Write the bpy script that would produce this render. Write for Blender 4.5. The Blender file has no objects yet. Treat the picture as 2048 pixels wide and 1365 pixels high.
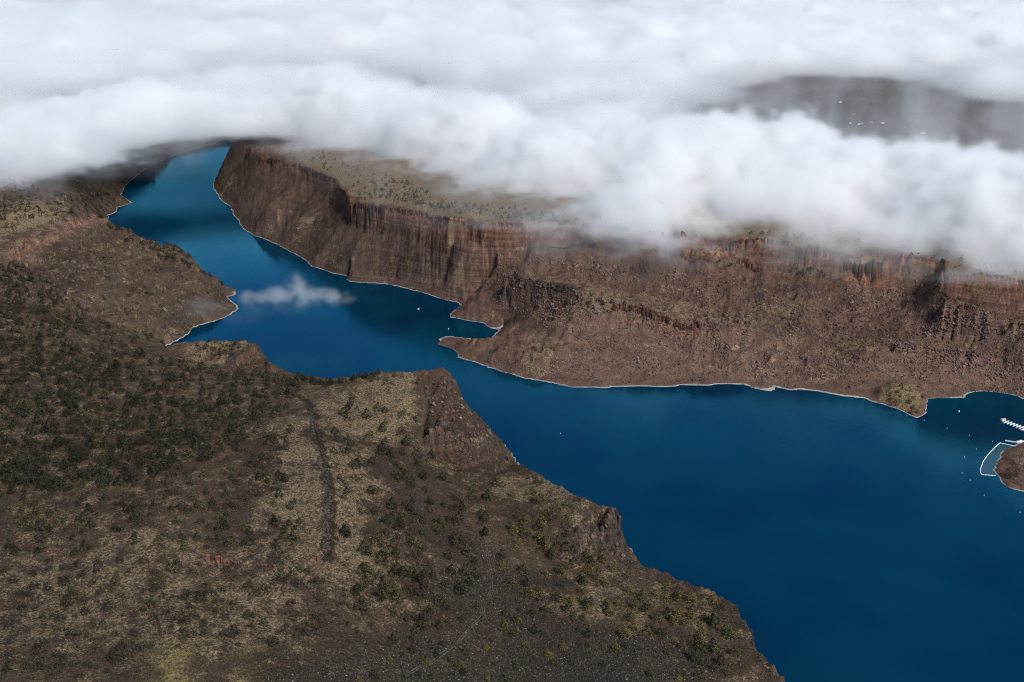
import bpy, math, random
import numpy as np

scene = bpy.context.scene
COL = scene.collection
R = math.radians

# ---------------------------------------------------------------- camera
CAM_H, PITCH, FPX = 650.0, R(20.0), 2200.0
cam_data = bpy.data.cameras.new('camera')
cam_data.sensor_width = 36.0
cam_data.lens = 36.0 * FPX / 2048.0
cam_data.clip_start, cam_data.clip_end = 1.0, 90000.0
cam = bpy.data.objects.new('camera', cam_data)
cam.location = (0, 0, CAM_H)
cam.rotation_euler = (R(90) - PITCH, 0, 0)
COL.objects.link(cam)
scene.camera = cam

# ---------------------------------------------------------------- light
SUN_EL, SUN_AZ = R(46), R(142)          # azimuth from +Y towards +X
world = bpy.data.worlds.new('World')
scene.world = world
world.use_nodes = True
wn = world.node_tree.nodes
wn.clear()
sky = wn.new('ShaderNodeTexSky')
sky.sky_type = 'NISHITA'
sky.sun_disc = False
sky.sun_elevation = SUN_EL
sky.sun_rotation = SUN_AZ
sky.altitude = 600
sky.air_density, sky.dust_density, sky.ozone_density = 1.0, 1.0, 1.0
bg = wn.new('ShaderNodeBackground')
bg.inputs['Strength'].default_value = 0.08
wo = wn.new('ShaderNodeOutputWorld')
world.node_tree.links.new(sky.outputs[0], bg.inputs[0])
world.node_tree.links.new(bg.outputs[0], wo.inputs[0])

sun_data = bpy.data.lights.new('sun', 'SUN')
sun_data.energy = 2.8
sun_data.angle = R(12)
sun_data.color = (1.0, 0.985, 0.94)
sun = bpy.data.objects.new('sun', sun_data)
sun.rotation_euler = (R(90) - SUN_EL, 0, math.pi - SUN_AZ)
COL.objects.link(sun)

vs = scene.view_settings
vs.view_transform, vs.look, vs.gamma, vs.use_curve_mapping = 'Standard', 'None', 1.0, False
vs.exposure = 0.66

cy = scene.cycles
cy.use_denoising = True
cy.denoising_prefilter = 'NONE'
cy.filter_width = 1.1
cy.max_bounces = 16
cy.diffuse_bounces, cy.glossy_bounces, cy.transmission_bounces = 2, 2, 2
cy.volume_bounces = 10
cy.volume_step_rate = 1.4
cy.volume_max_steps = 512
cy.use_adaptive_sampling = True
cy.adaptive_threshold = 0.025
cy.sample_clamp_indirect = 6.0

# ---------------------------------------------------------------- noise
def _perm(seed):
    r = np.random.RandomState(seed)
    p = r.permutation(256).astype(np.int32)
    return np.concatenate([p, p])

def perlin2(x, y, seed=0):
    p = _perm(seed)
    ang = np.random.RandomState(seed + 99).rand(256) * 2 * np.pi
    gx, gy = np.cos(ang).astype(np.float32), np.sin(ang).astype(np.float32)
    xf0 = np.floor(x); yf0 = np.floor(y)
    xi = xf0.astype(np.int64) & 255; yi = yf0.astype(np.int64) & 255
    xf = (x - xf0).astype(np.float32); yf = (y - yf0).astype(np.float32)
    u = xf * xf * xf * (xf * (xf * 6 - 15) + 10)
    v = yf * yf * yf * (yf * (yf * 6 - 15) + 10)
    def g(ix, iy, dx, dy):
        h = p[p[ix & 255] + (iy & 255)]
        return gx[h] * dx + gy[h] * dy
    a = g(xi, yi, xf, yf); b = g(xi + 1, yi, xf - 1, yf)
    c = g(xi, yi + 1, xf, yf - 1); d = g(xi + 1, yi + 1, xf - 1, yf - 1)
    return (a + u * (b - a)) * (1 - v) + (c + u * (d - c)) * v

def fbm2(x, y, scale, octv=4, seed=0, gain=0.5):
    out = np.zeros(np.shape(x), np.float32); amp = 1.0
    for o in range(octv):
        f = (2.03 ** o) / scale
        out += amp * perlin2(x * f + 17.3 * o, y * f - 9.1 * o, seed + o)
        amp *= gain
    return out * 1.5

def ridged2(x, y, scale, octv=4, seed=0, gain=0.5):
    out = np.zeros(np.shape(x), np.float32); amp = 1.0
    for o in range(octv):
        f = (2.03 ** o) / scale
        n = 1 - np.abs(perlin2(x * f + 7.3 * o, y * f + 5.1 * o, seed + o)) * 2
        out += amp * n * n
        amp *= gain
    return out

def perlin3(x, y, z, seed=0):
    p = _perm(seed)
    r = np.random.RandomState(seed + 5).randn(256, 3)
    r /= np.linalg.norm(r, axis=1)[:, None]
    r = r.astype(np.float32)
    fx, fy, fz = np.floor(x), np.floor(y), np.floor(z)
    xi, yi, zi = fx.astype(np.int32) & 255, fy.astype(np.int32) & 255, fz.astype(np.int32) & 255
    xf, yf, zf = (x - fx).astype(np.float32), (y - fy).astype(np.float32), (z - fz).astype(np.float32)
    u = xf * xf * xf * (xf * (xf * 6 - 15) + 10)
    v = yf * yf * yf * (yf * (yf * 6 - 15) + 10)
    w = zf * zf * zf * (zf * (zf * 6 - 15) + 10)
    def g(i, j, k):
        h = p[p[p[(xi + i) & 255] + ((yi + j) & 255)] + ((zi + k) & 255)]
        return r[h, 0] * (xf - i) + r[h, 1] * (yf - j) + r[h, 2] * (zf - k)
    def lx(j, k):
        a = g(0, j, k)
        return a + u * (g(1, j, k) - a)
    a = lx(0, 0); a = a + v * (lx(1, 0) - a)
    b = lx(0, 1); b = b + v * (lx(1, 1) - b)
    return a + w * (b - a)

def sstep(a, b, x):
    t = np.clip((x - a) / (b - a), 0, 1)
    return t * t * (3 - 2 * t)

# ---------------------------------------------------------------- survey: sight line of a bearing -> plan position at height z
def P(x, y, z=0.0):
    dx, dy = (x - 1024.0) / FPX, (682.5 - y) / FPX
    vy = math.cos(PITCH) + dy * math.sin(PITCH)
    vz = -math.sin(PITCH) + dy * math.cos(PITCH)
    t = (z - CAM_H) / vz
    return (dx * t, vy * t, z)

def to_px(X, Y, Z):
    d = Y * math.cos(PITCH) - (Z - CAM_H) * math.sin(PITCH)
    u = Y * math.sin(PITCH) + (Z - CAM_H) * math.cos(PITCH)
    return 1024.0 + FPX * X / d, 682.5 - FPX * u / d

# ---------------------------------------------------------------- terrain heights from surveyed contour lines
def Z0(pts):
    return [(a, b, 0.0) for a, b in pts]

SHORE_EAST = Z0([(640, 282), (520, 286), (482, 290), (464, 297), (452, 308), (440, 340), (425, 370), (432, 385), (445, 403), (458, 410), (470, 432), (490, 461), (520, 475),
    (560, 491), (600, 514), (625, 532), (660, 545), (697, 553), (698, 563), (740, 566), (770, 568), (810, 576), (850, 587), (890, 600), (918, 606),
    (925, 612), (912, 620), (900, 628), (899, 637), (905, 642), (935, 642), (970, 645), (1010, 647), (1002, 660), (985, 672), (976, 684), (940, 677), (893, 672),
    (872, 679), (862, 684), (872, 698), (882, 714), (915, 717), (945, 724), (985, 737), (1020, 748), (1040, 757), (1080, 762), (1140, 775),
    (1190, 776), (1250, 773), (1320, 773), (1390, 771), (1440, 769), (1490, 768), (1505, 775), (1535, 783), (1552, 781), (1545, 771), (1580, 782),
    (1590, 781), (1600, 778), (1650, 786), (1690, 793), (1740, 797), (1775, 810), (1805, 822), (1835, 838), (1848, 830), (1856, 818),
    (1855, 798), (1900, 796), (1960, 797), (2048, 799), (2150, 802), (2300, 800)])
SHORE_FARWEST = Z0([(640, 268), (520, 273), (470, 281), (450, 285), (400, 296), (360, 306), (330, 318), (300, 333), (275, 350), (255, 366), (245, 380), (243, 392), (256, 400), (268, 407),
    (240, 413), (222, 420), (212, 428)])
SHORE_HILLBACK = Z0([(212, 428), (222, 458), (260, 488), (300, 507), (350, 531), (390, 558), (430, 572), (460, 583), (476, 586), (470, 591), (452, 594),
    (458, 601), (472, 610), (477, 619), (455, 633), (430, 642), (400, 650), (382, 657), (375, 668), (350, 683), (332, 692)])
SHORE_NEAR = Z0([(332, 692), (370, 705), (420, 722), (470, 742), (530, 772), (560, 785), (640, 798), (700, 800), (760, 800), (850, 795), (915, 815), (950, 838), (972, 852),
    (985, 866), (1000, 884), (1028, 917), (1045, 938), (1100, 985), (1180, 1035), (1235, 1060), (1258, 1100), (1275, 1145), (1350, 1190),
    (1450, 1240), (1487, 1290), (1540, 1375), (1600, 1470), (1700, 1620)])
POINT_SHORE = Z0([(2110, 880), (2040, 885), (2010, 902), (1995, 920), (1990, 940), (1998, 952), (2010, 968), (2030, 978), (2060, 984), (2120, 1000)])

LINES = [SHORE_EAST, SHORE_FARWEST, SHORE_HILLBACK, SHORE_NEAR, POINT_SHORE,
    # lake bed
    [(640, 275, -15), (520, 279, -15), (478, 285, -15), (450, 295, -20), (400, 320, -25), (350, 350, -30), (340, 400, -30), (400, 470, -35), (480, 530, -35), (600, 600, -40), (700, 660, -40), (820, 670, -40),
     (900, 760, -30), (1000, 800, -40), (1200, 900, -45), (1500, 1050, -45), (1700, 1250, -45), (1800, 1500, -45)],
    [(1500, 1050, -45), (1750, 950, -45), (1880, 870, -35), (1960, 830, -30), (2100, 835, -25)],
    [(1800, 1100, -45), (2100, 1100, -40), (2300, 1100, -40)], [(2000, 1300, -45), (2300, 1400, -40)], [(960, 660, -10), (920, 656, -14), (880, 655, -20)], [(300, 408, -18), (240, 440, -10)],
    [(640, 780, -12), (500, 720, -25), (420, 690, -14)],
    # east wall: rim and foot of the upper cliff
    [(463, 292, 70), (466, 284, 94), (478, 284, 112), (498, 296, 118), (522, 314, 126), (560, 324, 129), (600, 330, 136), (640, 342, 145), (672, 360, 145), (690, 380, 143), (705, 396, 142), (740, 409, 138), (800, 420, 138), (850, 424, 142), (900, 437, 146),
     (950, 443, 150), (1000, 446, 150), (1050, 443, 150), (1100, 440, 150), (1160, 444, 151), (1200, 450, 150), (1260, 456, 150), (1300, 462, 150), (1400, 472, 150), (1500, 477, 150), (1560, 482, 150), (1600, 488, 150),
     (1700, 496, 150), (1800, 506, 150), (1880, 515, 150), (1893, 528, 149), (1886, 542, 150), (1950, 548, 150), (2048, 560, 150), (2200, 572, 150)],
    [(488, 314, 85), (510, 335, 98), (560, 346, 104), (600, 360, 104), (640, 388, 98), (665, 410, 96), (690, 432, 92), (715, 455, 84), (745, 472, 74), (800, 482, 80), (850, 482, 92), (900, 482, 106), (950, 484, 116), (1000, 482, 120),
     (1050, 478, 119), (1100, 490, 112), (1160, 503, 106), (1200, 495, 112), (1260, 492, 116), (1300, 500, 112), (1400, 505, 118), (1500, 500, 130), (1560, 508, 128), (1600, 514, 127),
     (1700, 523, 126), (1800, 534, 125), (1872, 542, 125), (1880, 570, 118), (1892, 602, 108), (1950, 620, 100), (2048, 640, 95), (2200, 655, 95)],
    # spurs and gullies of the west-facing wall
    [(545, 400, 74), (530, 430, 48), (510, 455, 18)], [(600, 440, 62), (570, 470, 22)], [(668, 470, 60), (640, 505, 30), (625, 525, 5)],
    [(700, 480, 64), (705, 520, 33), (712, 552, 10)], [(780, 520, 45), (790, 555, 11)], [(860, 520, 58), (880, 560, 28)],
    [(1000, 500, 104), (930, 540, 50), (860, 578, 8)], [(1050, 520, 84), (1000, 545, 58), (960, 580, 26), (935, 606, 4)],
    # middle bench with its own little cliffs
    [(1306, 505, 112), (1320, 507, 112), (1350, 514, 108), (1395, 532, 103), (1440, 545, 97), (1480, 533, 101), (1520, 545, 96), (1600, 545, 100), (1690, 556, 98), (1720, 562, 96), (1780, 560, 98), (1830, 570, 92)],
    [(1296, 535, 94), (1318, 545, 90), (1350, 548, 89), (1395, 558, 88), (1440, 572, 82), (1480, 572, 80), (1520, 574, 80), (1600, 574, 82), (1690, 584, 81), (1760, 588, 80), (1830, 602, 75)],
    [(1400, 512, 112), (1500, 522, 112), (1600, 532, 112), (1700, 545, 110)],
    [(1480, 600, 68), (1600, 610, 66), (1750, 620, 66), (1900, 650, 66), (2048, 680, 66)],
    # lower crest with a dip behind it
    [(1010, 556, 80), (1060, 560, 84), (1110, 570, 84), (1160, 583, 83), (1200, 594, 82), (1250, 604, 80), (1300, 616, 76), (1360, 632, 69), (1430, 655, 58), (1500, 665, 54)],
    [(1040, 545, 78), (1110, 556, 72), (1200, 574, 64), (1300, 592, 60), (1400, 615, 54), (1470, 640, 47)],
    [(1020, 590, 50), (1060, 610, 42), (1100, 620, 44), (1150, 612, 60)], [(1015, 625, 16), (1050, 640, 24), (1100, 632, 40)],
    [(1090, 660, 36), (1180, 634, 60), (1240, 616, 72), (1290, 627, 68), (1340, 645, 60), (1400, 664, 50), (1500, 686, 42), (1560, 688, 40)],
    [(1170, 668, 40), (1240, 655, 46), (1290, 664, 42), (1350, 682, 35), (1450, 712, 24), (1560, 720, 22)], [(1180, 700, 24), (1260, 710, 24), (1340, 725, 19), (1450, 735, 15), (1560, 742, 13)],
    # low spit
    [(872, 682, 5), (900, 678, 12), (940, 684, 17), (985, 690, 20), (1030, 702, 24), (1080, 712, 28)], [(905, 632, 4), (950, 632, 9), (1000, 636, 12)],
    # hummocks at the right
    [(1650, 690, 30), (1720, 684, 36), (1800, 676, 41), (1900, 686, 41), (2000, 700, 40), (2100, 700, 46)],
    [(1700, 705, 34), (1760, 698, 43), (1830, 690, 48), (1900, 697, 46), (1960, 715, 40), (2040, 738, 32)], [(1740, 712, 25), (1850, 730, 22), (1950, 745, 20)],
    [(1760, 790, 7), (1785, 774, 15), (1815, 775, 16), (1842, 795, 8)], [(1740, 792, 3.5), (1775, 804, 4), (1805, 815, 4), (1833, 829, 3), (1846, 820, 3.5), (1850, 806, 4)], [(1742, 772, 7), (1800, 757, 8), (1858, 765, 8)],
    # plateau above the wall and beyond
    [(520, 296, 135), (600, 305, 150), (700, 345, 152), (760, 370, 156), (850, 405, 154), (950, 425, 153)],
    [(700, 300, 165), (900, 360, 165), (1100, 400, 162), (1300, 425, 160), (1600, 450, 158), (1900, 480, 156), (2200, 510, 156)],
    [(800, 260, 175), (1100, 320, 175), (1400, 360, 172), (1800, 390, 165), (2200, 420, 160)],
    [(1300, 300, 150), (1600, 320, 120), (2048, 360, 110), (2300, 380, 110)], [(1450, 240, 110), (1700, 260, 105), (2048, 290, 105), (2300, 300, 105)],
    [(1400, 200, 110), (1700, 205, 120), (2048, 215, 110)], [(1500, 160, 125), (1650, 158, 135), (1850, 160, 125), (2100, 160, 115)], [(1200, 140, 130), (1700, 138, 135), (2100, 138, 130)],
    # far west bank
    [(660, 240, 60), (520, 245, 50), (450, 252, 40), (400, 256, 40), (340, 272, 40), (290, 300, 38)], [(235, 335, 38), (205, 352, 42), (190, 375, 44), (205, 390, 30)], [(240, 402, 10), (225, 405, 14), (200, 412, 30)],
    [(320, 250, 90), (200, 305, 90), (150, 350, 95)],
    # west hill: mesa rim, foot, ridge, back
    [(186, 428, 139), (165, 432, 143), (150, 440, 145), (120, 448, 149), (100, 455, 150), (70, 470, 151), (50, 480, 152), (30, 498, 150), (24, 520, 143)],
    [(186, 446, 120), (150, 460, 125), (100, 478, 128), (50, 505, 130), (35, 528, 130)],
    [(186, 428, 139), (200, 436, 134), (240, 456, 116), (290, 476, 100), (330, 490, 85), (370, 505, 70), (378, 522, 58), (400, 545, 42), (440, 563, 18), (466, 576, 6)],
    [(300, 560, 64), (350, 590, 40), (400, 610, 26), (440, 620, 12)], [(200, 520, 104), (270, 580, 66), (330, 630, 32)], [(415, 585, 22), (440, 592, 10)],
    [(0, 430, 158), (60, 430, 156), (120, 420, 150), (165, 415, 140)], [(-300, 420, 165), (0, 390, 160), (100, 385, 140), (160, 385, 110)], [(-300, 360, 165), (0, 345, 160), (100, 340, 130)],
    # valley between west hill and near plateau
    [(320, 690, 6), (250, 658, 35), (150, 622, 72), (60, 580, 112), (0, 556, 130), (-200, 520, 145)],
    [(300, 705, 60), (200, 688, 112), (100, 652, 128), (0, 640, 135), (-200, 620, 140)],
    # near plateau: rim seen against the water
    [(340, 697, 50), (372, 686, 92), (440, 680, 108), (480, 678, 110), (514, 679, 110)], [(514, 679, 110), (524, 700, 92), (545, 736, 92)],
    [(545, 736, 92), (580, 746, 105), (610, 756, 108), (645, 764, 112), (690, 758, 118), (740, 748, 124), (800, 753, 126), (845, 741, 126), (890, 740, 121), (915, 760, 104), (926, 795, 80), (946, 822, 46), (962, 836, 24), (980, 860, 4)],
    # knob cliff
    [(446, 722, 92), (470, 713, 98), (500, 690, 108), (514, 679, 110)], [(446, 726, 88), (480, 733, 82), (524, 733, 80), (543, 738, 86)],
    [(380, 705, 92), (410, 725, 86), (440, 745, 92), (520, 750, 100)],
    # bastion
    [(836, 780, 118), (862, 812, 110), (888, 842, 104), (862, 856, 101), (848, 872, 92)], [(846, 874, 96), (866, 862, 100), (885, 858, 99), (920, 868, 90), (955, 878, 78), (985, 892, 60)],
    [(844, 888, 80), (870, 908, 72), (900, 924, 63), (935, 934, 53), (985, 916, 45)], [(985, 900, 48), (1005, 900, 18)],
    [(900, 942, 68), (960, 950, 52), (1000, 945, 36), (1030, 930, 14)],
    # promontory
    [(1045, 934, 20), (1070, 945, 60), (1100, 965, 80), (1160, 993, 92), (1200, 1003, 94), (1232, 1012, 94)], [(1165, 1043, 93), (1190, 1036, 94), (1215, 1026, 94), (1232, 1012, 94)],
    [(1166, 1050, 84), (1185, 1085, 60), (1205, 1103, 53), (1240, 1116, 48), (1266, 1122, 42)],
    [(1000, 1000, 72), (1060, 1020, 78), (1120, 1030, 88), (1150, 1040, 90)], [(1020, 975, 62), (1080, 985, 80), (1150, 1010, 93)],
    # low bench at the right
    [(1266, 1122, 42), (1300, 1135, 46), (1350, 1158, 48), (1410, 1175, 50), (1470, 1210, 50), (1492, 1250, 48), (1508, 1300, 45), (1564, 1365, 46), (1640, 1470, 46)],
    [(1050, 1080, 68), (1120, 1120, 60), (1200, 1160, 56), (1300, 1210, 54), (1400, 1280, 54), (1470, 1365, 54)],
    [(850, 1000, 82), (900, 1080, 78), (970, 1150, 70), (1000, 1250, 68), (1000, 1365, 68), (1000, 1500, 70)], [(1250, 1365, 62), (1250, 1500, 64)],
    # ledges in the middle of the plateau
    [(605, 790, 122), (618, 830, 130), (630, 880, 136), (640, 930, 140), (652, 990, 142), (650, 1040, 142), (642, 1090, 141), (636, 1108, 141), (600, 1122, 141), (550, 1124, 141), (500, 1122, 141), (450, 1118, 141), (405, 1112, 141)],
    [(616, 790, 118), (632, 830, 121), (648, 880, 124), (660, 930, 127), (672, 990, 129), (668, 1040, 129), (660, 1090, 130), (654, 1118, 130), (600, 1140, 131), (550, 1143, 131), (500, 1141, 131), (450, 1134, 133), (405, 1124, 136)],
    [(700, 800, 117), (720, 900, 115), (760, 1000, 108), (780, 1100, 106), (740, 1200, 112), (660, 1300, 120), (640, 1450, 124)],
    [(800, 800, 120), (790, 850, 112), (830, 920, 94)], [(850, 1250, 90), (820, 1365, 96), (820, 1500, 98)],
    [(0, 1000, 150), (200, 1000, 146), (400, 1000, 143), (550, 1000, 142)], [(0, 800, 144), (200, 800, 138), (400, 800, 128), (540, 790, 120)],
    [(-300, 1000, 156), (-300, 1300, 168), (-300, 1600, 176)], [(0, 1365, 160), (0, 1500, 166)], [(0, 1200, 154), (200, 1220, 148), (400, 1220, 138), (600, 1220, 126)], [(300, 1365, 150), (300, 1500, 155)], [(500, 1365, 136), (480, 1500, 142)],
    [(450, 900, 140), (500, 1040, 142)],
    # marina point
    [(2120, 884, 3), (2042, 890, 2.5), (2018, 904, 2.5), (2003, 921, 2.5), (1998, 939, 2.5), (2005, 950, 2.5), (2016, 963, 2.5), (2034, 973, 2.5), (2120, 992, 3)],
    [(2030, 920, 4), (2030, 945, 5), (2100, 935, 10), (2300, 930, 40)],
]

CELL = 5.0
GX0, GX1, GY0, GY1 = -2700.0, 2700.0, 420.0, 5400.0
NX, NY = int((GX1 - GX0) / CELL) + 1, int((GY1 - GY0) / CELL) + 1

def line_points(pts, step):
    w = [P(*p) for p in pts]
    out = []
    for a, b in zip(w[:-1], w[1:]):
        n = max(2, int(math.dist(a, b) / step) + 1)
        t = np.linspace(0, 1, n)
        out.append(np.stack([a[i] + (b[i] - a[i]) * t for i in range(3)], 1))
    return np.concatenate(out)

cons = np.concatenate([line_points(l, 2.0) for l in LINES])

def relax(z, fixed, val, n):
    for _ in range(n):
        zp = np.pad(z, 1, mode='edge')
        z = 0.25 * (zp[:-2, 1:-1] + zp[2:, 1:-1] + zp[1:-1, :-2] + zp[1:-1, 2:])
        z[fixed] = val[fixed]
    return z

def solve_heights():
    z = None
    for lev in (64, 32, 16, 8, 4, 2, 1):
        c = CELL * lev
        nx, ny = int((GX1 - GX0) / c) + 1, int((GY1 - GY0) / c) + 1
        ix = np.round((cons[:, 0] - GX0) / c).astype(int); iy = np.round((cons[:, 1] - GY0) / c).astype(int)
        ok = (ix >= 0) & (ix < nx) & (iy >= 0) & (iy < ny)
        k = iy[ok] * nx + ix[ok]
        cnt = np.bincount(k, minlength=nx * ny).reshape(ny, nx)
        s = np.bincount(k, weights=cons[ok, 2], minlength=nx * ny).reshape(ny, nx)
        fixed = cnt > 0
        val = np.where(fixed, s / np.maximum(cnt, 1), 0)
        if z is None:
            z = np.full((ny, nx), 110.0)
        else:
            yy = np.clip(np.arange(ny) / 2.0, 0, z.shape[0] - 1); xx = np.clip(np.arange(nx) / 2.0, 0, z.shape[1] - 1)
            y0 = np.minimum(yy.astype(int), z.shape[0] - 2); x0 = np.minimum(xx.astype(int), z.shape[1] - 2)
            fy = (yy - y0)[:, None]; fx = (xx - x0)[None, :]
            z = (z[y0][:, x0] * (1 - fy) + z[y0 + 1][:, x0] * fy) * (1 - fx) + (z[y0][:, x0 + 1] * (1 - fy) + z[y0 + 1][:, x0 + 1] * fy) * fx
        z[fixed] = val[fixed]
        z = relax(z, fixed, val, 400 if lev > 8 else (150 if lev > 2 else 60))
    return z

HGT = solve_heights().astype(np.float32)

def sample(A, x, y):
    fx = np.clip((np.asarray(x, np.float64) - GX0) / CELL, 0, NX - 1.001); fy = np.clip((np.asarray(y, np.float64) - GY0) / CELL, 0, NY - 1.001)
    x0 = fx.astype(int); y0 = fy.astype(int); fx = fx - x0; fy = fy - y0
    return (A[y0, x0] * (1 - fx) + A[y0, x0 + 1] * fx) * (1 - fy) + (A[y0 + 1, x0] * (1 - fx) + A[y0 + 1, x0 + 1] * fx) * fy

gxx, gyy = np.meshgrid(GX0 + np.arange(NX) * CELL, GY0 + np.arange(NY) * CELL)
grad = np.hypot(*np.gradient(HGT, CELL)).astype(np.float32)

C_RUG = np.zeros_like(HGT)
def ground_z(x, y):
    """terrain height with relief, used for the sheet and for everything that stands on it"""
    x = np.asarray(x, np.float64); y = np.asarray(y, np.float64)
    wx = fbm2(x, y, 60, 2, 11) * 5; wy = fbm2(x, y, 60, 2, 21) * 5
    b = sample(HGT, x + wx * 0.6, y + wy * 0.6)
    s = sample(grad, x, y)
    land = sstep(1.0, 14.0, np.abs(b)) * np.sign(b)
    steep = sstep(0.12, 0.6, s)
    n = fbm2(x, y, 170, 3, 31) * 4.0 * land
    n += (ridged2(x, y, 90, 3, 41) - 0.8) * (1.2 + 2.6 * steep) * land
    n += fbm2(x, y, 22, 3, 51) * (0.7 + 1.5 * steep) * land
    rugged = sample(C_RUG, x, y) * sstep(2.0, 16.0, b)
    n += (ridged2(x + wx * 3, y + wy * 3, 58, 4, 45, 0.55) - 0.85) * 3.8 * rugged
    n += fbm2(x, y, 130, 2, 47) * 2.5 * rugged
    n += fbm2(x, y, 11, 3, 55, 0.6) * 2.4 * rugged
    west = sstep(-60, -200, x)
    sx_, tx_ = x * (0.97 - 0.35 * west) - y * (0.25 + 0.53 * west), x * (0.25 + 0.53 * west) + y * (0.97 - 0.35 * west)
    sp = 1 - 2.2 * np.abs(perlin2(sx_ / 62 + fbm2(x, y, 140, 2, 48) * 0.25, tx_ / 420, 46)) - 0.5 * np.abs(perlin2(sx_ / 24, tx_ / 200, 49))
    n += (sp - 0.45) * (6.5 + 5.0 * west) * rugged * sstep(6, 40, b) * sstep(140, 95, b)
    ph = (b + n + fbm2(x, y, 120, 3, 65) * 10) / 17.0
    saw = ph - np.floor(ph)
    n += (sstep(0.0, 0.35, saw) - saw) * (3.5 + 3.0 * sstep(-500, -700, x)) * rugged * sstep(6, 20, b)
    n += fbm2(x, y, 6, 2, 61) * (0.35 + 0.5 * steep) * sstep(0.3, 4, np.abs(b))
    return b + n

def march(px, py):
    """where the sight line of a bearing meets the surveyed ground"""
    dx, dy = (px - 1024.0) / FPX, (682.5 - py) / FPX
    vy = math.cos(PITCH) + dy * math.sin(PITCH); vz = -math.sin(PITCH) + dy * math.cos(PITCH)
    t = np.linspace(500, 5600, 5000)
    z = CAM_H + vz * t
    g = np.maximum(sample(HGT, dx * t, vy * t), 0.0)
    i = int(np.argmax(z <= g)) if np.any(z <= g) else len(t) - 1
    return dx * t[i], vy * t[i]

def blur(a, n):
    for _ in range(n):
        p = np.pad(a, 1, mode='edge')
        a = (p[:-2, 1:-1] + 2 * p[1:-1, 1:-1] + p[2:, 1:-1]) * 0.25
        p = np.pad(a, 1, mode='edge')
        a = (p[1:-1, :-2] + 2 * p[1:-1, 1:-1] + p[1:-1, 2:]) * 0.25
    return a

_wx = gxx + fbm2(gxx, gyy, 60, 4, 71) * 45; _wy = gyy + fbm2(gxx, gyy, 60, 4, 81) * 45
def inside(poly, X, Y):
    m = np.zeros(np.shape(X), bool)
    for (x1, y1), (x2, y2) in zip(poly, poly[1:] + poly[:1]):
        c = (y1 > Y) != (y2 > Y)
        if y1 != y2:
            m ^= c & (X < (x2 - x1) * (Y - y1) / (y2 - y1) + x1)
    return m

def dist_poly(pts, X, Y, closed=False):
    d = np.full(np.shape(X), 1e9, np.float32)
    seg = list(zip(pts, pts[1:] + pts[:1])) if closed else list(zip(pts[:-1], pts[1:]))
    for (x1, y1), (x2, y2) in seg:
        dx, dy = x2 - x1, y2 - y1
        t = np.clip(((X - x1) * dx + (Y - y1) * dy) / (dx * dx + dy * dy + 1e-9), 0, 1)
        d = np.minimum(d, np.hypot(X - x1 - t * dx, Y - y1 - t * dy))
    return d

def cover_zone(A, pts, val, feather=4, warp=True):
    poly = [march(*p) for p in pts]
    m = inside(poly, _wx if warp else gxx, _wy if warp else gyy).astype(np.float32)
    m = blur(m, feather)
    A[:] = A * (1 - m) + val * m
    return m

# lake centreline divides the two banks
_cl = sorted([P(x, y, 0)[:2] for x, y in [(640, 275), (520, 279), (478, 285), (450, 295), (420, 312), (360, 345), (335, 400), (400, 470), (480, 530), (600, 600), (720, 650), (840, 672), (940, 750), (1050, 830), (1300, 930), (1600, 1000), (1700, 1250), (1800, 1500)]], key=lambda p: p[1])
def is_east(x, y):
    return x > np.interp(y, [p[1] for p in _cl], [p[0] for p in _cl])
_vl = sorted([P(*p)[:2] for p in [(332, 694, 0), (250, 658, 35), (150, 622, 72), (60, 580, 112), (0, 556, 130), (-200, 520, 145)]])
def is_hill(x, y):
    return y > np.interp(x, [p[0] for p in _vl], [p[1] for p in _vl])
_pt = sorted([P(x, y, 0)[:2] for x, y in [(1880, 870), (1960, 845), (2100, 840), (2300, 838)]])
def is_point(x, y):
    return (y < np.interp(x, [p[0] for p in _pt], [p[1] for p in _pt])) & (x > 380)

def hill_zone(x, y):
    return ~is_east(x, y) & is_hill(x, y)

EAST = is_east(gxx, gyy)
# ground cover: dry grass, dark rubble, red rock, green turf (each 0..1, on the survey grid)
C_GRASS = np.where(EAST & (HGT > 140), 0.8, 0.28).astype(np.float32)
C_RUBBLE = np.zeros_like(C_GRASS); C_RED = np.where(EAST, 0.75, 0.15).astype(np.float32); C_GREEN = np.zeros_like(C_GRASS)
C_GRASS[EAST & (HGT < 138)] = 0.06
HILL = hill_zone(gxx, gyy)
_fl = sstep(0.40, 0.20, blur(grad, 1)) * EAST * (HGT > 28) * (HGT < 138) * (gyy < 2900)
C_GRASS[:] = np.maximum(C_GRASS, 0.5 * _fl)
_fp = (gyy > 2950) & EAST & (HGT < 145)
C_RED[_fp] = 0.1; C_RUBBLE[_fp] = 0.4; C_RED[(gyy > 3700) & EAST] = 0.6; C_GRASS[_fp] = 0.08
_bas = inside([march(*p) for p in [(838, 780), (905, 744), (925, 800), (985, 890), (985, 920), (930, 938), (845, 892)]], gxx, gyy) | inside([march(*p) for p in [(1160, 1040), (1235, 1010), (1268, 1125), (1190, 1110)]], gxx, gyy)
C_RUG[:] = blur(_bas * 0.9 + ~_bas * np.where(EAST & (gyy < 3200), np.where(HGT < 137, 1.0, 0.12), np.where(HILL & (gyy < 2400), 1.0, 0.08)).astype(np.float32), 4)
C_GRASS[HILL] = 0.24; C_RED[HILL] = 0.12
C_RED[EAST & (gxx < -150) & (HGT < 120)] = 0.45
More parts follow.
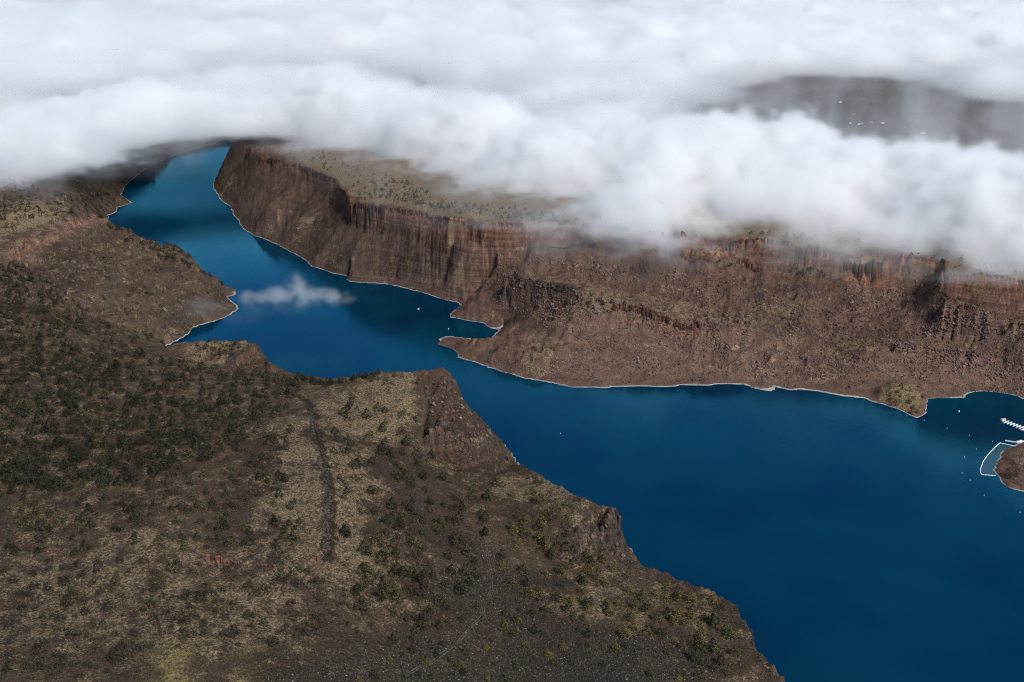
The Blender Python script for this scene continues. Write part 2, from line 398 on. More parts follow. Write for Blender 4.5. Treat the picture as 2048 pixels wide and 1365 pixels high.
for pts, v in [
    ([(560, 850), (628, 850), (648, 980), (640, 1090), (560, 1080), (575, 960)], 0.85),
    ([(640, 800), (700, 770), (790, 770), (850, 830), (820, 880), (720, 860), (660, 880)], 0.75),
    ([(665, 900), (720, 920), (760, 1020), (700, 1120), (665, 1060)], 0.8),
    ([(640, 1060), (760, 1060), (800, 1130), (720, 1180), (640, 1160)], 0.95),
    ([(740, 750), (830, 755), (845, 800), (780, 810)], 0.8),
    ([(1010, 960), (1090, 960), (1220, 1005), (1160, 1045), (1040, 1030)], 0.7),
    ([(1080, 1140), (1160, 1150), (1260, 1230), (1170, 1235), (1090, 1200)], 0.8),
    ([(1300, 1140), (1440, 1200), (1460, 1260), (1380, 1240)], 0.5),
    ([(0, 1120), (300, 1090), (500, 1150), (620, 1200), (500, 1300), (0, 1330)], 0.55),
    ([(380, 690), (510, 682), (490, 705), (430, 722), (380, 715)], 0.75),
    ([(0, 440), (150, 412), (180, 425), (100, 450), (30, 480), (0, 500)], 0.85),
    ([(1120, 585), (1200, 590), (1270, 606), (1300, 625), (1200, 625), (1130, 640), (1110, 615)], 0.75),
    ([(1030, 700), (1130, 690), (1120, 740), (1060, 755), (1020, 735)], 0.6),
    ([(1330, 503), (1400, 505), (1470, 530), (1400, 528)], 0.6), ([(1490, 525), (1640, 540), (1700, 565), (1560, 545)], 0.5),
    ([(1745, 800), (1790, 765), (1850, 780), (1850, 815), (1830, 832)], 0.6),
    ([(1600, 730), (1680, 710), (1710, 740), (1660, 775), (1600, 770)], 0.4),
    ([(380, 1080), (470, 1060), (500, 1110), (400, 1115)], 0.7), ([(90, 1010), (170, 1020), (180, 1060), (80, 1050)], 0.7),
    ([(520, 470), (545, 425), (560, 440), (540, 475)], 0.6), ([(430, 360), (470, 330), (480, 350), (440, 395)], 0.6), ([(560, 480), (640, 430), (650, 440), (575, 490)], 0.7), ([(490, 455), (550, 410), (556, 425), (505, 465)], 0.75), ([(600, 505), (670, 455), (680, 470), (620, 515)], 0.6)]:
    cover_zone(C_GRASS, pts, v, 4 if pts[0][0] > 1100 and pts[0][1] < 830 else 14, not (pts[0][0] > 1100 and pts[0][1] < 830))
for pts, v in [
    ([(560, 1365), (620, 1310), (800, 1280), (860, 1200), (880, 1100), (960, 1080), (1080, 1180), (1140, 1240), (1330, 1260), (1420, 1290), (1460, 1365), (1460, 1500), (560, 1500)], 0.95),
    ([(770, 860), (830, 930), (900, 1000), (960, 1080), (860, 1120), (800, 1020), (760, 930)], 0.6),
    ([(1060, 455), (1010, 500), (950, 560), (860, 585), (810, 570), (900, 530), (1000, 480)], 1.0),
    ([(445, 405), (500, 380), (540, 440), (640, 520), (560, 488), (490, 458)], 0.6),
    ([(640, 440), (690, 460), (700, 540), (640, 535), (590, 505)], 0.7),
    ([(980, 560), (1110, 575), (1130, 620), (1050, 640), (980, 600)], 0.55)]:
    cover_zone(C_RUBBLE, pts, v, 6)
    cover_zone(C_GRASS, pts, 0.12, 5)
cover_zone(C_RUBBLE, [(840, 782), (905, 745), (925, 800), (985, 890), (985, 920), (930, 935), (850, 890)], 0.25, 2, False)
cover_zone(C_RED, [(840, 782), (905, 745), (925, 800), (985, 890), (985, 920), (930, 935), (850, 890)], 0.7, 2, False)
cover_zone(C_GRASS, [(840, 782), (905, 745), (925, 800), (985, 890), (985, 920), (930, 935), (850, 890)], 0.1, 2, False)
cover_zone(C_GREEN, [(225, 1372), (290, 1335), (345, 1306), (400, 1315), (445, 1322), (425, 1345), (410, 1400), (220, 1420)], 1.0, 1)
cover_zone(C_GREEN, [(1745, 800), (1790, 762), (1850, 780), (1850, 815), (1830, 832)], 0.4, 2)
cover_zone(C_GREEN, [(1030, 700), (1130, 690), (1120, 740), (1060, 755), (1020, 735)], 0.12, 6)

_bc = sum((dist_poly([P(*p)[:2] for p in l], gxx, gyy) < 13).astype(np.float32) for l in (
    [(1306, 512, 108), (1320, 522, 102), (1350, 528, 100), (1395, 544, 96)], [(1440, 552, 93), (1480, 545, 93), (1520, 555, 90)], [(1690, 568, 92), (1720, 572, 90), (1780, 572, 90)],
    [(1180, 642, 52), (1240, 628, 62), (1290, 640, 58), (1340, 656, 52), (1400, 672, 44)])).clip(0, 1)
_mc = 0.8 * blur(_bc, 2) + blur(((dist_poly([march(*p) for p in [(186, 438), (150, 450), (100, 466), (50, 492), (32, 512)]], gxx, gyy) < 26)).astype(np.float32), 2)
for pts, v in [([(1150, 645), (1240, 630), (1350, 660), (1430, 765), (1130, 770)], 0.35), ([(1060, 462), (1010, 500), (950, 560), (860, 585), (810, 570), (900, 530), (1000, 490)], 0.12),
    ([(1760, 708), (1960, 728), (2048, 752), (2048, 795), (1860, 795), (1740, 765)], 0.3), ([(1880, 630), (2048, 660), (2048, 700), (1850, 680)], 0.35), ([(905, 632), (1000, 640), (970, 605), (930, 612)], 0.2)]:
    cover_zone(C_RUG, pts, v, 5)
C_TONE = np.ones_like(C_GRASS)  # albedo multiplier: rock tone, with painted shade in some zones
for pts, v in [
    ([(980, 555), (1110, 568), (1160, 585), (1110, 640), (1040, 645), (985, 600)], 0.62),          # dark columnar basalt, with shade of the left-facing slope painted in
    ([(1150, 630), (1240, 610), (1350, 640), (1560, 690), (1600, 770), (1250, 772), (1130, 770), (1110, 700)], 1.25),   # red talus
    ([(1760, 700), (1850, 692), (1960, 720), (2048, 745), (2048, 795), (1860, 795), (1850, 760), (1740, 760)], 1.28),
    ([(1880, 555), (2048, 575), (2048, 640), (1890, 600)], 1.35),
    ([(1280, 505), (1312, 510), (1310, 545), (1270, 540)], 0.55), ([(1845, 520), (1888, 545), (1880, 575), (1840, 560)], 0.5),  # shade of the left-facing gully flanks, put into the tone
    ([(1700, 690), (1800, 672), (1830, 688), (1740, 712)], 0.6), ([(1490, 640), (1640, 660), (1700, 690), (1560, 690)], 0.72),  # first zone: shaded left side of the hummock, painted darker
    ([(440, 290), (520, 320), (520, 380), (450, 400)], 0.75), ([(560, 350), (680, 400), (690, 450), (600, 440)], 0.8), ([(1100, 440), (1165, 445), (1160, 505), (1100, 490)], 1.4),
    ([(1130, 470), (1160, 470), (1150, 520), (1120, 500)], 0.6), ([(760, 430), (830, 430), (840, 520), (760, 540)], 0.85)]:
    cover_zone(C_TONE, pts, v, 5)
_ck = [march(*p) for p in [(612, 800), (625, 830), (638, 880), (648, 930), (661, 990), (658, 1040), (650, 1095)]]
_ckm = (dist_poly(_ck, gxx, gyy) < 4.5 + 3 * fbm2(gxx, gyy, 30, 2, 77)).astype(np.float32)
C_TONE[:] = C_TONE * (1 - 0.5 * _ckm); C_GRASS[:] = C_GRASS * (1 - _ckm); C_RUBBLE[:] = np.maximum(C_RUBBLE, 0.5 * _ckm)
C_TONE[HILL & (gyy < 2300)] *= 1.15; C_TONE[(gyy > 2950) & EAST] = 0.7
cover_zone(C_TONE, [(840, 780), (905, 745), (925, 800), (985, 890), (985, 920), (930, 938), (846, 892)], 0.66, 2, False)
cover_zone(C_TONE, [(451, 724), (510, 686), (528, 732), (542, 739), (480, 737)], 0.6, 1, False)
cover_zone(C_RED, [(451, 724), (510, 686), (528, 732), (542, 739), (480, 737)], 0.8, 1, False); cover_zone(C_GRASS, [(451, 724), (510, 686), (528, 732), (542, 739), (480, 737)], 0.0, 1, False)
C_RIM = (blur(sstep(108, 126, HGT), 2) * EAST + _mc).clip(0, 1).astype(np.float32)
C_RED[:] = np.maximum(C_RED, _mc)

# ---------------------------------------------------------------- terrain sheet, finer towards the viewer
def link(o, parent=None, **props):
    COL.objects.link(o)
    if parent is not None:
        o.parent = parent
    for k, v in props.items():
        o[k] = v
    return o

def mesh_np(name, verts, faces, smooth=True):
    me = bpy.data.meshes.new(name)
    nv, nf, k = len(verts), len(faces), faces.shape[1]
    me.vertices.add(nv); me.vertices.foreach_set('co', np.ascontiguousarray(verts, np.float32).ravel())
    me.loops.add(nf * k); me.loops.foreach_set('vertex_index', np.ascontiguousarray(faces, np.int32).ravel())
    me.polygons.add(nf); me.polygons.foreach_set('loop_start', np.arange(0, nf * k, k, dtype=np.int32))
    me.polygons.foreach_set('loop_total', np.full(nf, k, np.int32))
    me.polygons.foreach_set('use_smooth', np.full(nf, smooth, bool))
    me.update(calc_edges=True)
    return me

az = np.concatenate([R(-62) + np.arange(30) / 30 * R(31), np.linspace(R(-31), R(31), 1060), R(31) + np.arange(1, 31) / 30 * R(31)])
rr = [590.0]
while rr[-1] < 4300:
    rr.append(rr[-1] + max(0.75, rr[-1] ** 2 / (520 * 1100) * (0.80 if rr[-1] < 2400 else 1.4)))
while rr[-1] < 60000:
    rr.append(rr[-1] * 1.06)
rr = np.array(rr)
A_, R_ = np.meshgrid(az, rr)
VX, VY = (R_ * np.sin(A_)).ravel(), (R_ * np.cos(A_)).ravel()
VZ = ground_z(VX, VY)
far = np.clip((np.hypot(VX, VY) - 5000) / 3000, 0, 1)
VZ = VZ * (1 - far) + (130 + fbm2(VX, VY, 900, 3, 5) * 40) * far
VERT = np.stack([VX, VY, VZ], 1)
na, nr = len(az), len(rr)
ids = np.arange(na * nr).reshape(nr, na)
FACE = np.stack([ids[:-1, :-1].ravel(), ids[:-1, 1:].ravel(), ids[1:, 1:].ravel(), ids[1:, :-1].ravel()], 1)
fz = VZ[FACE].max(1)
FACE = FACE[fz > -4.0]
fc = VERT[FACE[:, 0]]
f_east = is_east(fc[:, 0], fc[:, 1]); f_hill = is_hill(fc[:, 0], fc[:, 1]); f_pt = is_point(fc[:, 0], fc[:, 1])
reg = np.where(fc[:, 1] > 3350, 4, np.where(f_pt, 3, np.where(f_east, 2, np.where(f_hill, 1, 0))))
TERRAIN = {}

# ---------------------------------------------------------------- materials
class NT:
    """short-hand for building node trees"""
    def __init__(self, name):
        self.m = bpy.data.materials.new(name); self.m.use_nodes = True
        self.t = self.m.node_tree; self.t.nodes.clear()
    def n(self, typ, **kw):
        nd = self.t.nodes.new(typ)
        for k, v in kw.items():
            setattr(nd, k, v)
        return nd
    def set(self, sock, v):
        if hasattr(v, 'bl_idname') and 'Socket' in v.bl_idname:
            self.t.links.new(v, sock)
        elif v is not None:
            sock.default_value = v
    def math(self, op, a, b=None, clamp=False):
        nd = self.n('ShaderNodeMath', operation=op, use_clamp=clamp)
        self.set(nd.inputs[0], a)
        if b is not None: self.set(nd.inputs[1], b)
        return nd.outputs[0]
    def ramp(self, v, lo, hi, a=0.0, b=1.0):
        nd = self.n('ShaderNodeMapRange', interpolation_type='SMOOTHSTEP')
        self.set(nd.inputs[0], v)
        for i, q in enumerate((lo, hi, a, b)): self.set(nd.inputs[1 + i], q)
        return nd.outputs[0]
    def mix(self, f, a, b, blend='MIX'):
        nd = self.n('ShaderNodeMix', data_type='RGBA', blend_type=blend)
        self.set(nd.inputs[0], f)
        self.set(nd.inputs[6], a if not isinstance(a, tuple) else (*a, 1)); self.set(nd.inputs[7], b if not isinstance(b, tuple) else (*b, 1))
        return nd.outputs[2]
    def pos(self, scale=(1, 1, 1)):
        g = self.n('ShaderNodeNewGeometry')
        v = self.n('ShaderNodeVectorMath', operation='MULTIPLY')
        self.t.links.new(g.outputs['Position'], v.inputs[0]); v.inputs[1].default_value = scale
        return v.outputs[0]
    def noise(self, vec, scale, detail=3, rough=0.55, dist=0.0):
        nd = self.n('ShaderNodeTexNoise')
        self.set(nd.inputs['Vector'], vec)
        nd.inputs['Scale'].default_value = scale; nd.inputs['Detail'].default_value = detail
        nd.inputs['Roughness'].default_value = rough; nd.inputs['Distortion'].default_value = dist
        return nd.outputs[0]
    def voro(self, vec, scale, feature='F1', out=0):
        nd = self.n('ShaderNodeTexVoronoi', feature=feature)
        self.set(nd.inputs['Vector'], vec); nd.inputs['Scale'].default_value = scale
        return nd.outputs[out]
    def attr(self, name, out=2):
        nd = self.n('ShaderNodeAttribute', attribute_name=name)
        return nd.outputs[out]
    def bump(self, h, strength, dist, normal=None):
        nd = self.n('ShaderNodeBump'); nd.inputs['Strength'].default_value = strength; nd.inputs['Distance'].default_value = dist
        self.set(nd.inputs['Height'], h); self.set(nd.inputs['Normal'], normal)
        return nd.outputs[0]
    def out(self, col, rough=0.95, normal=None, spec=0.15, **kw):
        b = self.n('ShaderNodeBsdfPrincipled')
        self.set(b.inputs['Base Color'], col if not isinstance(col, tuple) else (*col, 1))
        self.set(b.inputs['Roughness'], rough); b.inputs['Specular IOR Level'].default_value = spec
        self.set(b.inputs['Normal'], normal)
        for k, v in kw.items(): self.set(b.inputs[k.replace('_', ' ')], v)
        o = self.n('ShaderNodeOutputMaterial'); self.t.links.new(b.outputs[0], o.inputs[0])
        return self.m

def plain(name, col, rough=0.8, var=0.25, scale=0.6, **kw):
    t = NT(name); p = t.pos()
    k = t.ramp(t.noise(p, scale, 3), 0.25, 0.75, 1 - var, 1 + var)
    c = t.n('ShaderNodeVectorMath', operation='SCALE'); c.inputs[0].default_value = col; t.set(c.inputs[3], k)
    return t.out(c.outputs[0], rough, **kw)

def terrain_material():
    t = NT('ground'); p = t.pos()
    gr, ru, rd, gn = t.attr('grass'), t.attr('rubble'), t.attr('red'), t.attr('green')
    geo = t.n('ShaderNodeNewGeometry')
    sx = t.n('ShaderNodeSeparateXYZ'); t.t.links.new(geo.outputs['True Normal'], sx.inputs[0])
    sp = t.n('ShaderNodeSeparateXYZ'); t.t.links.new(geo.outputs['Position'], sp.inputs[0])
    n_big = t.noise(p, 0.012, 4, 0.6); n_mid = t.noise(p, 0.06, 4, 0.65); n_fine = t.noise(p, 0.45, 4, 0.7); n_tiny = t.noise(p, 1.3, 2, 0.7)
    soil = t.mix(t.ramp(n_big, 0.35, 0.65), (0.045, 0.035, 0.027), (0.084, 0.063, 0.045))
    talus = t.mix(t.ramp(n_mid, 0.3, 0.7), (0.100, 0.064, 0.053), (0.215, 0.134, 0.105))
    base = t.mix(rd, soil, talus)
    # dry grass, patchy
    gm = t.math('ADD', gr, t.math('MULTIPLY', t.math('SUBTRACT', n_mid, 0.5), 2.0))
    gm = t.math('ADD', gm, t.math('MULTIPLY', t.math('SUBTRACT', n_fine, 0.5), 0.9))
    gcol = t.mix(t.ramp(n_fine, 0.3, 0.75), (0.115, 0.090, 0.059), (0.30, 0.236, 0.152))
    col = t.mix(t.ramp(gm, 0.28, 0.75, 0, 0.92), base, gcol)
    # rubble: dark soil between grey stones
    stones = t.ramp(t.voro(p, 0.55), 0.10, 0.55, 1, 0)
    rcol = t.mix(t.math('MULTIPLY', stones, t.ramp(n_fine, 0.35, 0.7)), (0.034, 0.030, 0.026), (0.125, 0.117, 0.108))
    rcol = t.mix(t.ramp(n_mid, 0.55, 0.75, 0, 0.5), rcol, (0.075, 0.08, 0.04))
    col = t.mix(t.math('MULTIPLY', ru, 0.75), col, rcol)
    col = t.mix(gn, col, t.mix(t.ramp(n_fine, 0.3, 0.7), (0.15, 0.125, 0.055), (0.27, 0.22, 0.105)))
    # bare rock where it is steep
    streak = t.noise(t.pos((0.22, 0.22, 0.035)), 1.0, 5, 0.65)
    rockr = t.mix(t.ramp(streak, 0.22, 0.8), (0.085, 0.057, 0.050), (0.235, 0.150, 0.116))
    rockr = t.mix(t.ramp(t.noise(t.pos((0.03, 0.03, 0.012)), 1.0, 3), 0.55, 0.70, 0, 0.7), rockr, (0.36, 0.27, 0.155))
    rim = t.attr('rim')
    rockr = t.mix(t.math('MULTIPLY', rim, t.ramp(n_mid, 0.35, 0.65, 0.15, 1.0)), rockr, t.mix(t.ramp(streak, 0.35, 0.7), (0.14, 0.060, 0.042), (0.42, 0.195, 0.118)))
    rockb = t.mix(t.ramp(streak, 0.3, 0.7), (0.035, 0.030, 0.028), (0.12, 0.09, 0.075))
    strata = t.ramp(t.noise(t.pos((0.006, 0.006, 0.22)), 1.0, 3, 0.6), 0.35, 0.65, 0.72, 1.25)
    rock = t.mix(t.ramp(t.math('ADD', rd, t.math('MULTIPLY', n_big, 0.4)), 0.4, 0.9), rockb, rockr)
    st = t.math('ADD', sx.outputs[2], t.math('MULTIPLY', t.math('SUBTRACT', n_mid, 0.5), 0.55))
    sr = t.n('ShaderNodeVectorMath', operation='SCALE'); t.set(sr.inputs[0], rock); t.set(sr.inputs[3], strata)
    col = t.mix(t.ramp(st, 0.62, 0.44), col, sr.outputs[0])
    # speckle of stones and tufts
    k = t.ramp(t.math('ADD', t.math('MULTIPLY', n_tiny, 0.6), t.math('MULTIPLY', n_fine, 0.4)), 0.3, 0.7, 0.36, 1.5)
    sc = t.n('ShaderNodeVectorMath', operation='SCALE'); t.set(sc.inputs[0], col); t.set(sc.inputs[3], k)
    col = sc.outputs[0]
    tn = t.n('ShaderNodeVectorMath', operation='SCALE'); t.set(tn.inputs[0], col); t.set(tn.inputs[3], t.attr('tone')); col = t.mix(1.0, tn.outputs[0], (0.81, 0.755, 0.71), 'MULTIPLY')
    # pale mineral ring left by the lake level
    ring = t.math('ADD', sp.outputs[2], t.math('MULTIPLY', n_fine, -1.2))
    ring = t.math('MULTIPLY', t.ramp(ring, 0.2, -0.05), t.ramp(t.noise(p, 0.035, 3), 0.32, 0.55, 0.1, 0.95))
    col = t.mix(ring, col, (0.36, 0.34, 0.31))
    h = t.math('ADD', t.math('MULTIPLY', n_fine, 1.2), t.math('MULTIPLY', n_tiny, 0.5))
    nrm = t.bump(h, 0.9, 1.6)
    return t.out(col, 0.97, nrm, 0.05)

M_GROUND = terrain_material()

names = ['near_plateau', 'west_hill', 'canyon_wall', 'marina_point', 'far_plain']
for k, nm in enumerate(names):
    F = FACE[reg == k]
    u, inv = np.unique(F, return_inverse=True)
    V = VERT[u]
    me = mesh_np(nm, V, inv.reshape(F.shape))
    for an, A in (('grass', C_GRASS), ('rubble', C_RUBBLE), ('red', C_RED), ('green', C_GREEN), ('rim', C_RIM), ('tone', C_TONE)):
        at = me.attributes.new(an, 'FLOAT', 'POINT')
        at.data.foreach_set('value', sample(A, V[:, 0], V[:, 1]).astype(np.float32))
    me.materials.append(M_GROUND)
    TERRAIN[nm] = link(bpy.data.objects.new(nm, me), kind='structure')

# ---------------------------------------------------------------- lake
def water_material(name='lake_water', c1=(0.0, 0.013, 0.036), c2=(0.0, 0.025, 0.047)):
    t = NT(name); p = t.pos()
    wind = t.ramp(t.noise(t.pos((0.004, 0.0016, 0.1)), 1.0, 4, 0.6, 0.6), 0.4, 0.66)
    w = t.math('ADD', t.math('MULTIPLY', t.noise(t.pos((0.10, 0.26, 0.1)), 1.0, 3, 0.6), 0.6), t.math('MULTIPLY', t.noise(t.pos((0.6, 1.2, 1)), 1.0, 2), 0.35))
    nrm = t.bump(w, 0.11, 1.0)
    body = t.n('ShaderNodeBsdfDiffuse'); t.set(body.inputs[0], t.mix(t.ramp(t.noise(p, 0.004, 3), 0.35, 0.65), c1, c2))
    gl = t.n('ShaderNodeBsdfGlossy'); gl.inputs[0].default_value = (0.13, 0.63, 1.0, 1); t.set(gl.inputs['Roughness'], t.math('ADD', 0.04, t.math('MULTIPLY', wind, 0.12))); t.set(gl.inputs['Normal'], nrm)
    fr = t.n('ShaderNodeFresnel'); fr.inputs[0].default_value = 1.52; t.set(fr.inputs[1], nrm)
    mx = t.n('ShaderNodeMixShader'); t.set(mx.inputs[0], fr.outputs[0]); t.set(mx.inputs[1], body.outputs[0]); t.set(mx.inputs[2], gl.outputs[0])
    o = t.n('ShaderNodeOutputMaterial'); t.t.links.new(mx.outputs[0], o.inputs[0])
    return t.m
me = mesh_np('lake', np.array([(-2600, 430, 0), (2600, 430, 0), (2600, 5300, 0), (-2600, 5300, 0)], float), np.array([[0, 1, 2, 3]]), False)
me.materials.append(water_material())
link(bpy.data.objects.new('lake', me), kind='structure')

# ---------------------------------------------------------------- small shapes
class MB:
    """collects quads and triangles for one mesh"""
    def __init__(self):
        self.v, self.f = [], []
    def add(self, verts, faces):
        o = len(self.v); self.v += [tuple(map(float, q)) for q in verts]; self.f += [tuple(i + o for i in f) for f in faces]
    def box(self, c, s, rz=0.0, taper=1.0):
        x, y, z = (q / 2 for q in s); ca, sa = math.cos(rz), math.sin(rz); vv = []
        for sz in (-1, 1):
            k = taper if sz > 0 else 1.0
            for sx, sy in ((-1, -1), (1, -1), (1, 1), (-1, 1)):
                a, b = sx * x * k, sy * y * k
                vv.append((c[0] + a * ca - b * sa, c[1] + a * sa + b * ca, c[2] + sz * z))
        self.add(vv, [(3, 2, 1, 0), (4, 5, 6, 7), (0, 1, 5, 4), (1, 2, 6, 5), (2, 3, 7, 6), (3, 0, 4, 7)])
    def lathe(self, prof, n=8, c=(0, 0, 0)):
        vv = [(c[0] + r * math.cos(2 * math.pi * i / n), c[1] + r * math.sin(2 * math.pi * i / n), c[2] + z) for r, z in prof for i in range(n)]
        ff = [(j * n + i, j * n + (i + 1) % n, (j + 1) * n + (i + 1) % n, (j + 1) * n + i) for j in range(len(prof) - 1) for i in range(n)]
        ff += [tuple(range(n - 1, -1, -1)), tuple((len(prof) - 1) * n + i for i in range(n))]
        self.add(vv, ff)
    def mesh(self, name, mat, smooth=False):
        me = bpy.data.meshes.new(name); me.from_pydata(self.v, [], self.f)
        if smooth: me.polygons.foreach_set('use_smooth', [True] * len(me.polygons))
        me.materials.append(mat); me.update()
        return me

def empty(name, loc, rz=0.0, s=1.0, **props):
    o = bpy.data.objects.new(name, None); o.location = loc; o.rotation_euler = (0, 0, rz); o.scale = (s, s, s) if not isinstance(s, tuple) else s
    return link(o, **props)

def part(name, me, parent, **props):
    return link(bpy.data.objects.new(name, me), parent, **props)

def march_many(px, py):
    """ground points met by many sight lines"""
    dx, dy = (np.asarray(px) - 1024.0) / FPX, (682.5 - np.asarray(py)) / FPX
    vy = math.cos(PITCH) + dy * math.sin(PITCH); vz = -math.sin(PITCH) + dy * math.cos(PITCH)
    t = np.linspace(560, 4600, 700)
    hit = np.full(len(dx), len(t) - 1)
    T = np.zeros(len(dx))
    for a in range(0, len(dx), 4000):
        s = slice(a, a + 4000)
        x = dx[s, None] * t; y = vy[s, None] * t; z = CAM_H + vz[s, None] * t
        g = np.maximum(sample(HGT, x, y), -1)
        under = z <= g
        i = np.clip(np.argmax(under, 1), 1, None)
        r = np.arange(len(i))
        d1 = (z - g)[r, i]; d0 = (z - g)[r, i - 1]
        T[s] = t[i - 1] + (t[i] - t[i - 1]) * np.clip(d0 / np.maximum(d0 - d1, 1e-6), 0, 1)
    X, Y = dx * T, vy * T
    return X, Y, ground_z(X, Y)

def ppoly(poly, n, rs):
    """n bearings spread evenly over an outline"""
    q = np.array(poly, float); lo, hi = q.min(0), q.max(0); out = np.zeros((0, 2))
    while len(out) < n:
        c = lo + rs.rand(max(64, n * 2), 2) * (hi - lo)
        out = np.concatenate([out, c[inside([tuple(p) for p in poly], c[:, 0], c[:, 1])]])
    return out[:n]

def scatter_stuff(name, X, Y, Z, scl, protos, parent=None, tilt=0.15, seed=1, **props):
    """one object: alike small things set on points"""
    rs = np.random.RandomState(seed); n = len(X)
    me = bpy.data.meshes.new(name); me.vertices.add(n)
    me.vertices.foreach_set('co', np.stack([X, Y, Z], 1).astype(np.float32).ravel())
    me.attributes.new('scl', 'FLOAT_VECTOR', 'POINT').data.foreach_set('vector', np.asarray(scl, np.float32).ravel())
    rot = np.stack([(rs.rand(n) - .5) * 2 * tilt, (rs.rand(n) - .5) * 2 * tilt, rs.rand(n) * 6.283], 1)
    me.attributes.new('rot', 'FLOAT_VECTOR', 'POINT').data.foreach_set('vector', rot.astype(np.float32).ravel())
    me.attributes.new('pick', 'INT', 'POINT').data.foreach_set('value', rs.randint(0, len(protos), n).astype(np.int32))
    o = bpy.data.objects.new(name, me)
    g = bpy.data.node_groups.new(name, 'GeometryNodeTree')
    g.interface.new_socket('Geometry', in_out='INPUT', socket_type='NodeSocketGeometry'); g.interface.new_socket('Geometry', in_out='OUTPUT', socket_type='NodeSocketGeometry')
    N, L = g.nodes, g.links
    gi, go = N.new('NodeGroupInput'), N.new('NodeGroupOutput')
    ip = N.new('GeometryNodeInstanceOnPoints'); L.new(gi.outputs[0], ip.inputs['Points']); ip.inputs['Pick Instance'].default_value = True
    g2i = N.new('GeometryNodeGeometryToInstance')
    for ob in reversed(protos):
        oi = N.new('GeometryNodeObjectInfo'); oi.transform_space = 'ORIGINAL'; oi.inputs[0].default_value = ob
        L.new(oi.outputs['Geometry'], g2i.inputs[0])
    L.new(g2i.outputs[0], ip.inputs['Instance'])
    def att(nm, dt):
        a = N.new('GeometryNodeInputNamedAttribute'); a.data_type = dt; a.inputs[0].default_value = nm
        return a.outputs[0]
    L.new(att('pick', 'INT'), ip.inputs['Instance Index']); L.new(att('rot', 'FLOAT_VECTOR'), ip.inputs['Rotation']); L.new(att('scl', 'FLOAT_VECTOR'), ip.inputs['Scale'])
    L.new(ip.outputs[0], go.inputs[0])
    o.modifiers.new('scatter', 'NODES').node_group = g
    return link(o, parent, kind='stuff', **props)

def leaf_material(name, c1, c2):
    t = NT(name); oi = t.n('ShaderNodeObjectInfo')
    c = t.mix(oi.outputs['Random'], c1, c2)
    k = t.ramp(t.noise(t.pos(), 0.9, 2), 0.3, 0.7, 0.55, 1.5)
    sc = t.n('ShaderNodeVectorMath', operation='SCALE'); t.set(sc.inputs[0], c); t.set(sc.inputs[3], k)
    return t.out(sc.outputs[0], 0.9, None, 0.1)

def rock_material(name, dark, light, stain=None):
    t = NT(name)
    s = t.noise(t.pos((0.45, 0.45, 0.08)), 1.0, 5, 0.65)
    c = t.mix(t.ramp(s, 0.3, 0.7), dark, light)
    c = t.mix(t.ramp(t.noise(t.pos((.012, .012, .03)), 1.0, 3, 0.6), 0.42, 0.6, 0, 0.55), c, tuple(k * 0.55 for k in dark))
    if stain: c = t.mix(t.ramp(t.noise(t.pos((.06, .06, .03)), 1.0, 3), 0.55, 0.7, 0, 0.7), c, stain)
    oi = t.n('ShaderNodeObjectInfo')
    sc = t.n('ShaderNodeVectorMath', operation='SCALE'); t.set(sc.inputs[0], c); t.set(sc.inputs[3], t.ramp(oi.outputs['Random'], 0, 1, 0.7, 1.3))
    return t.out(sc.outputs[0], 0.95, t.bump(t.noise(t.pos(), 1.2, 4), 0.7, 0.8), 0.1)

M_JUN = leaf_material('juniper_green', (0.016, 0.018, 0.011), (0.040, 0.037, 0.021))
M_OLIVE = leaf_material('olive_foliage', (0.046, 0.046, 0.021), (0.074, 0.066, 0.029))
M_GOLD = leaf_material('golden_foliage', (0.085, 0.075, 0.022), (0.125, 0.095, 0.030))
M_RUST = leaf_material('rust_foliage', (0.110, 0.052, 0.020), (0.140, 0.070, 0.026))
M_BUSH = leaf_material('dark_bush', (0.024, 0.021, 0.014), (0.055, 0.044, 0.027))
M_BARE = leaf_material('bare_twigs', (0.17, 0.115, 0.095), (0.25, 0.175, 0.145))
M_SAGE = leaf_material('sage', (0.040, 0.040, 0.028), (0.105, 0.098, 0.070))
M_BARK = plain('bark', (0.07, 0.052, 0.04), 0.95)
M_BASALT = rock_material('basalt', (0.035, 0.028, 0.026), (0.115, 0.085, 0.070))
M_REDROCK = rock_material('red_basalt', (0.085, 0.036, 0.026), (0.235, 0.105, 0.066), (0.20, 0.16, 0.10))
M_TALUS = rock_material('talus_stone', (0.078, 0.051, 0.044), (0.220, 0.144, 0.118))
M_STONE = rock_material('grey_stone', (0.10, 0.098, 0.095), (0.27, 0.265, 0.26))

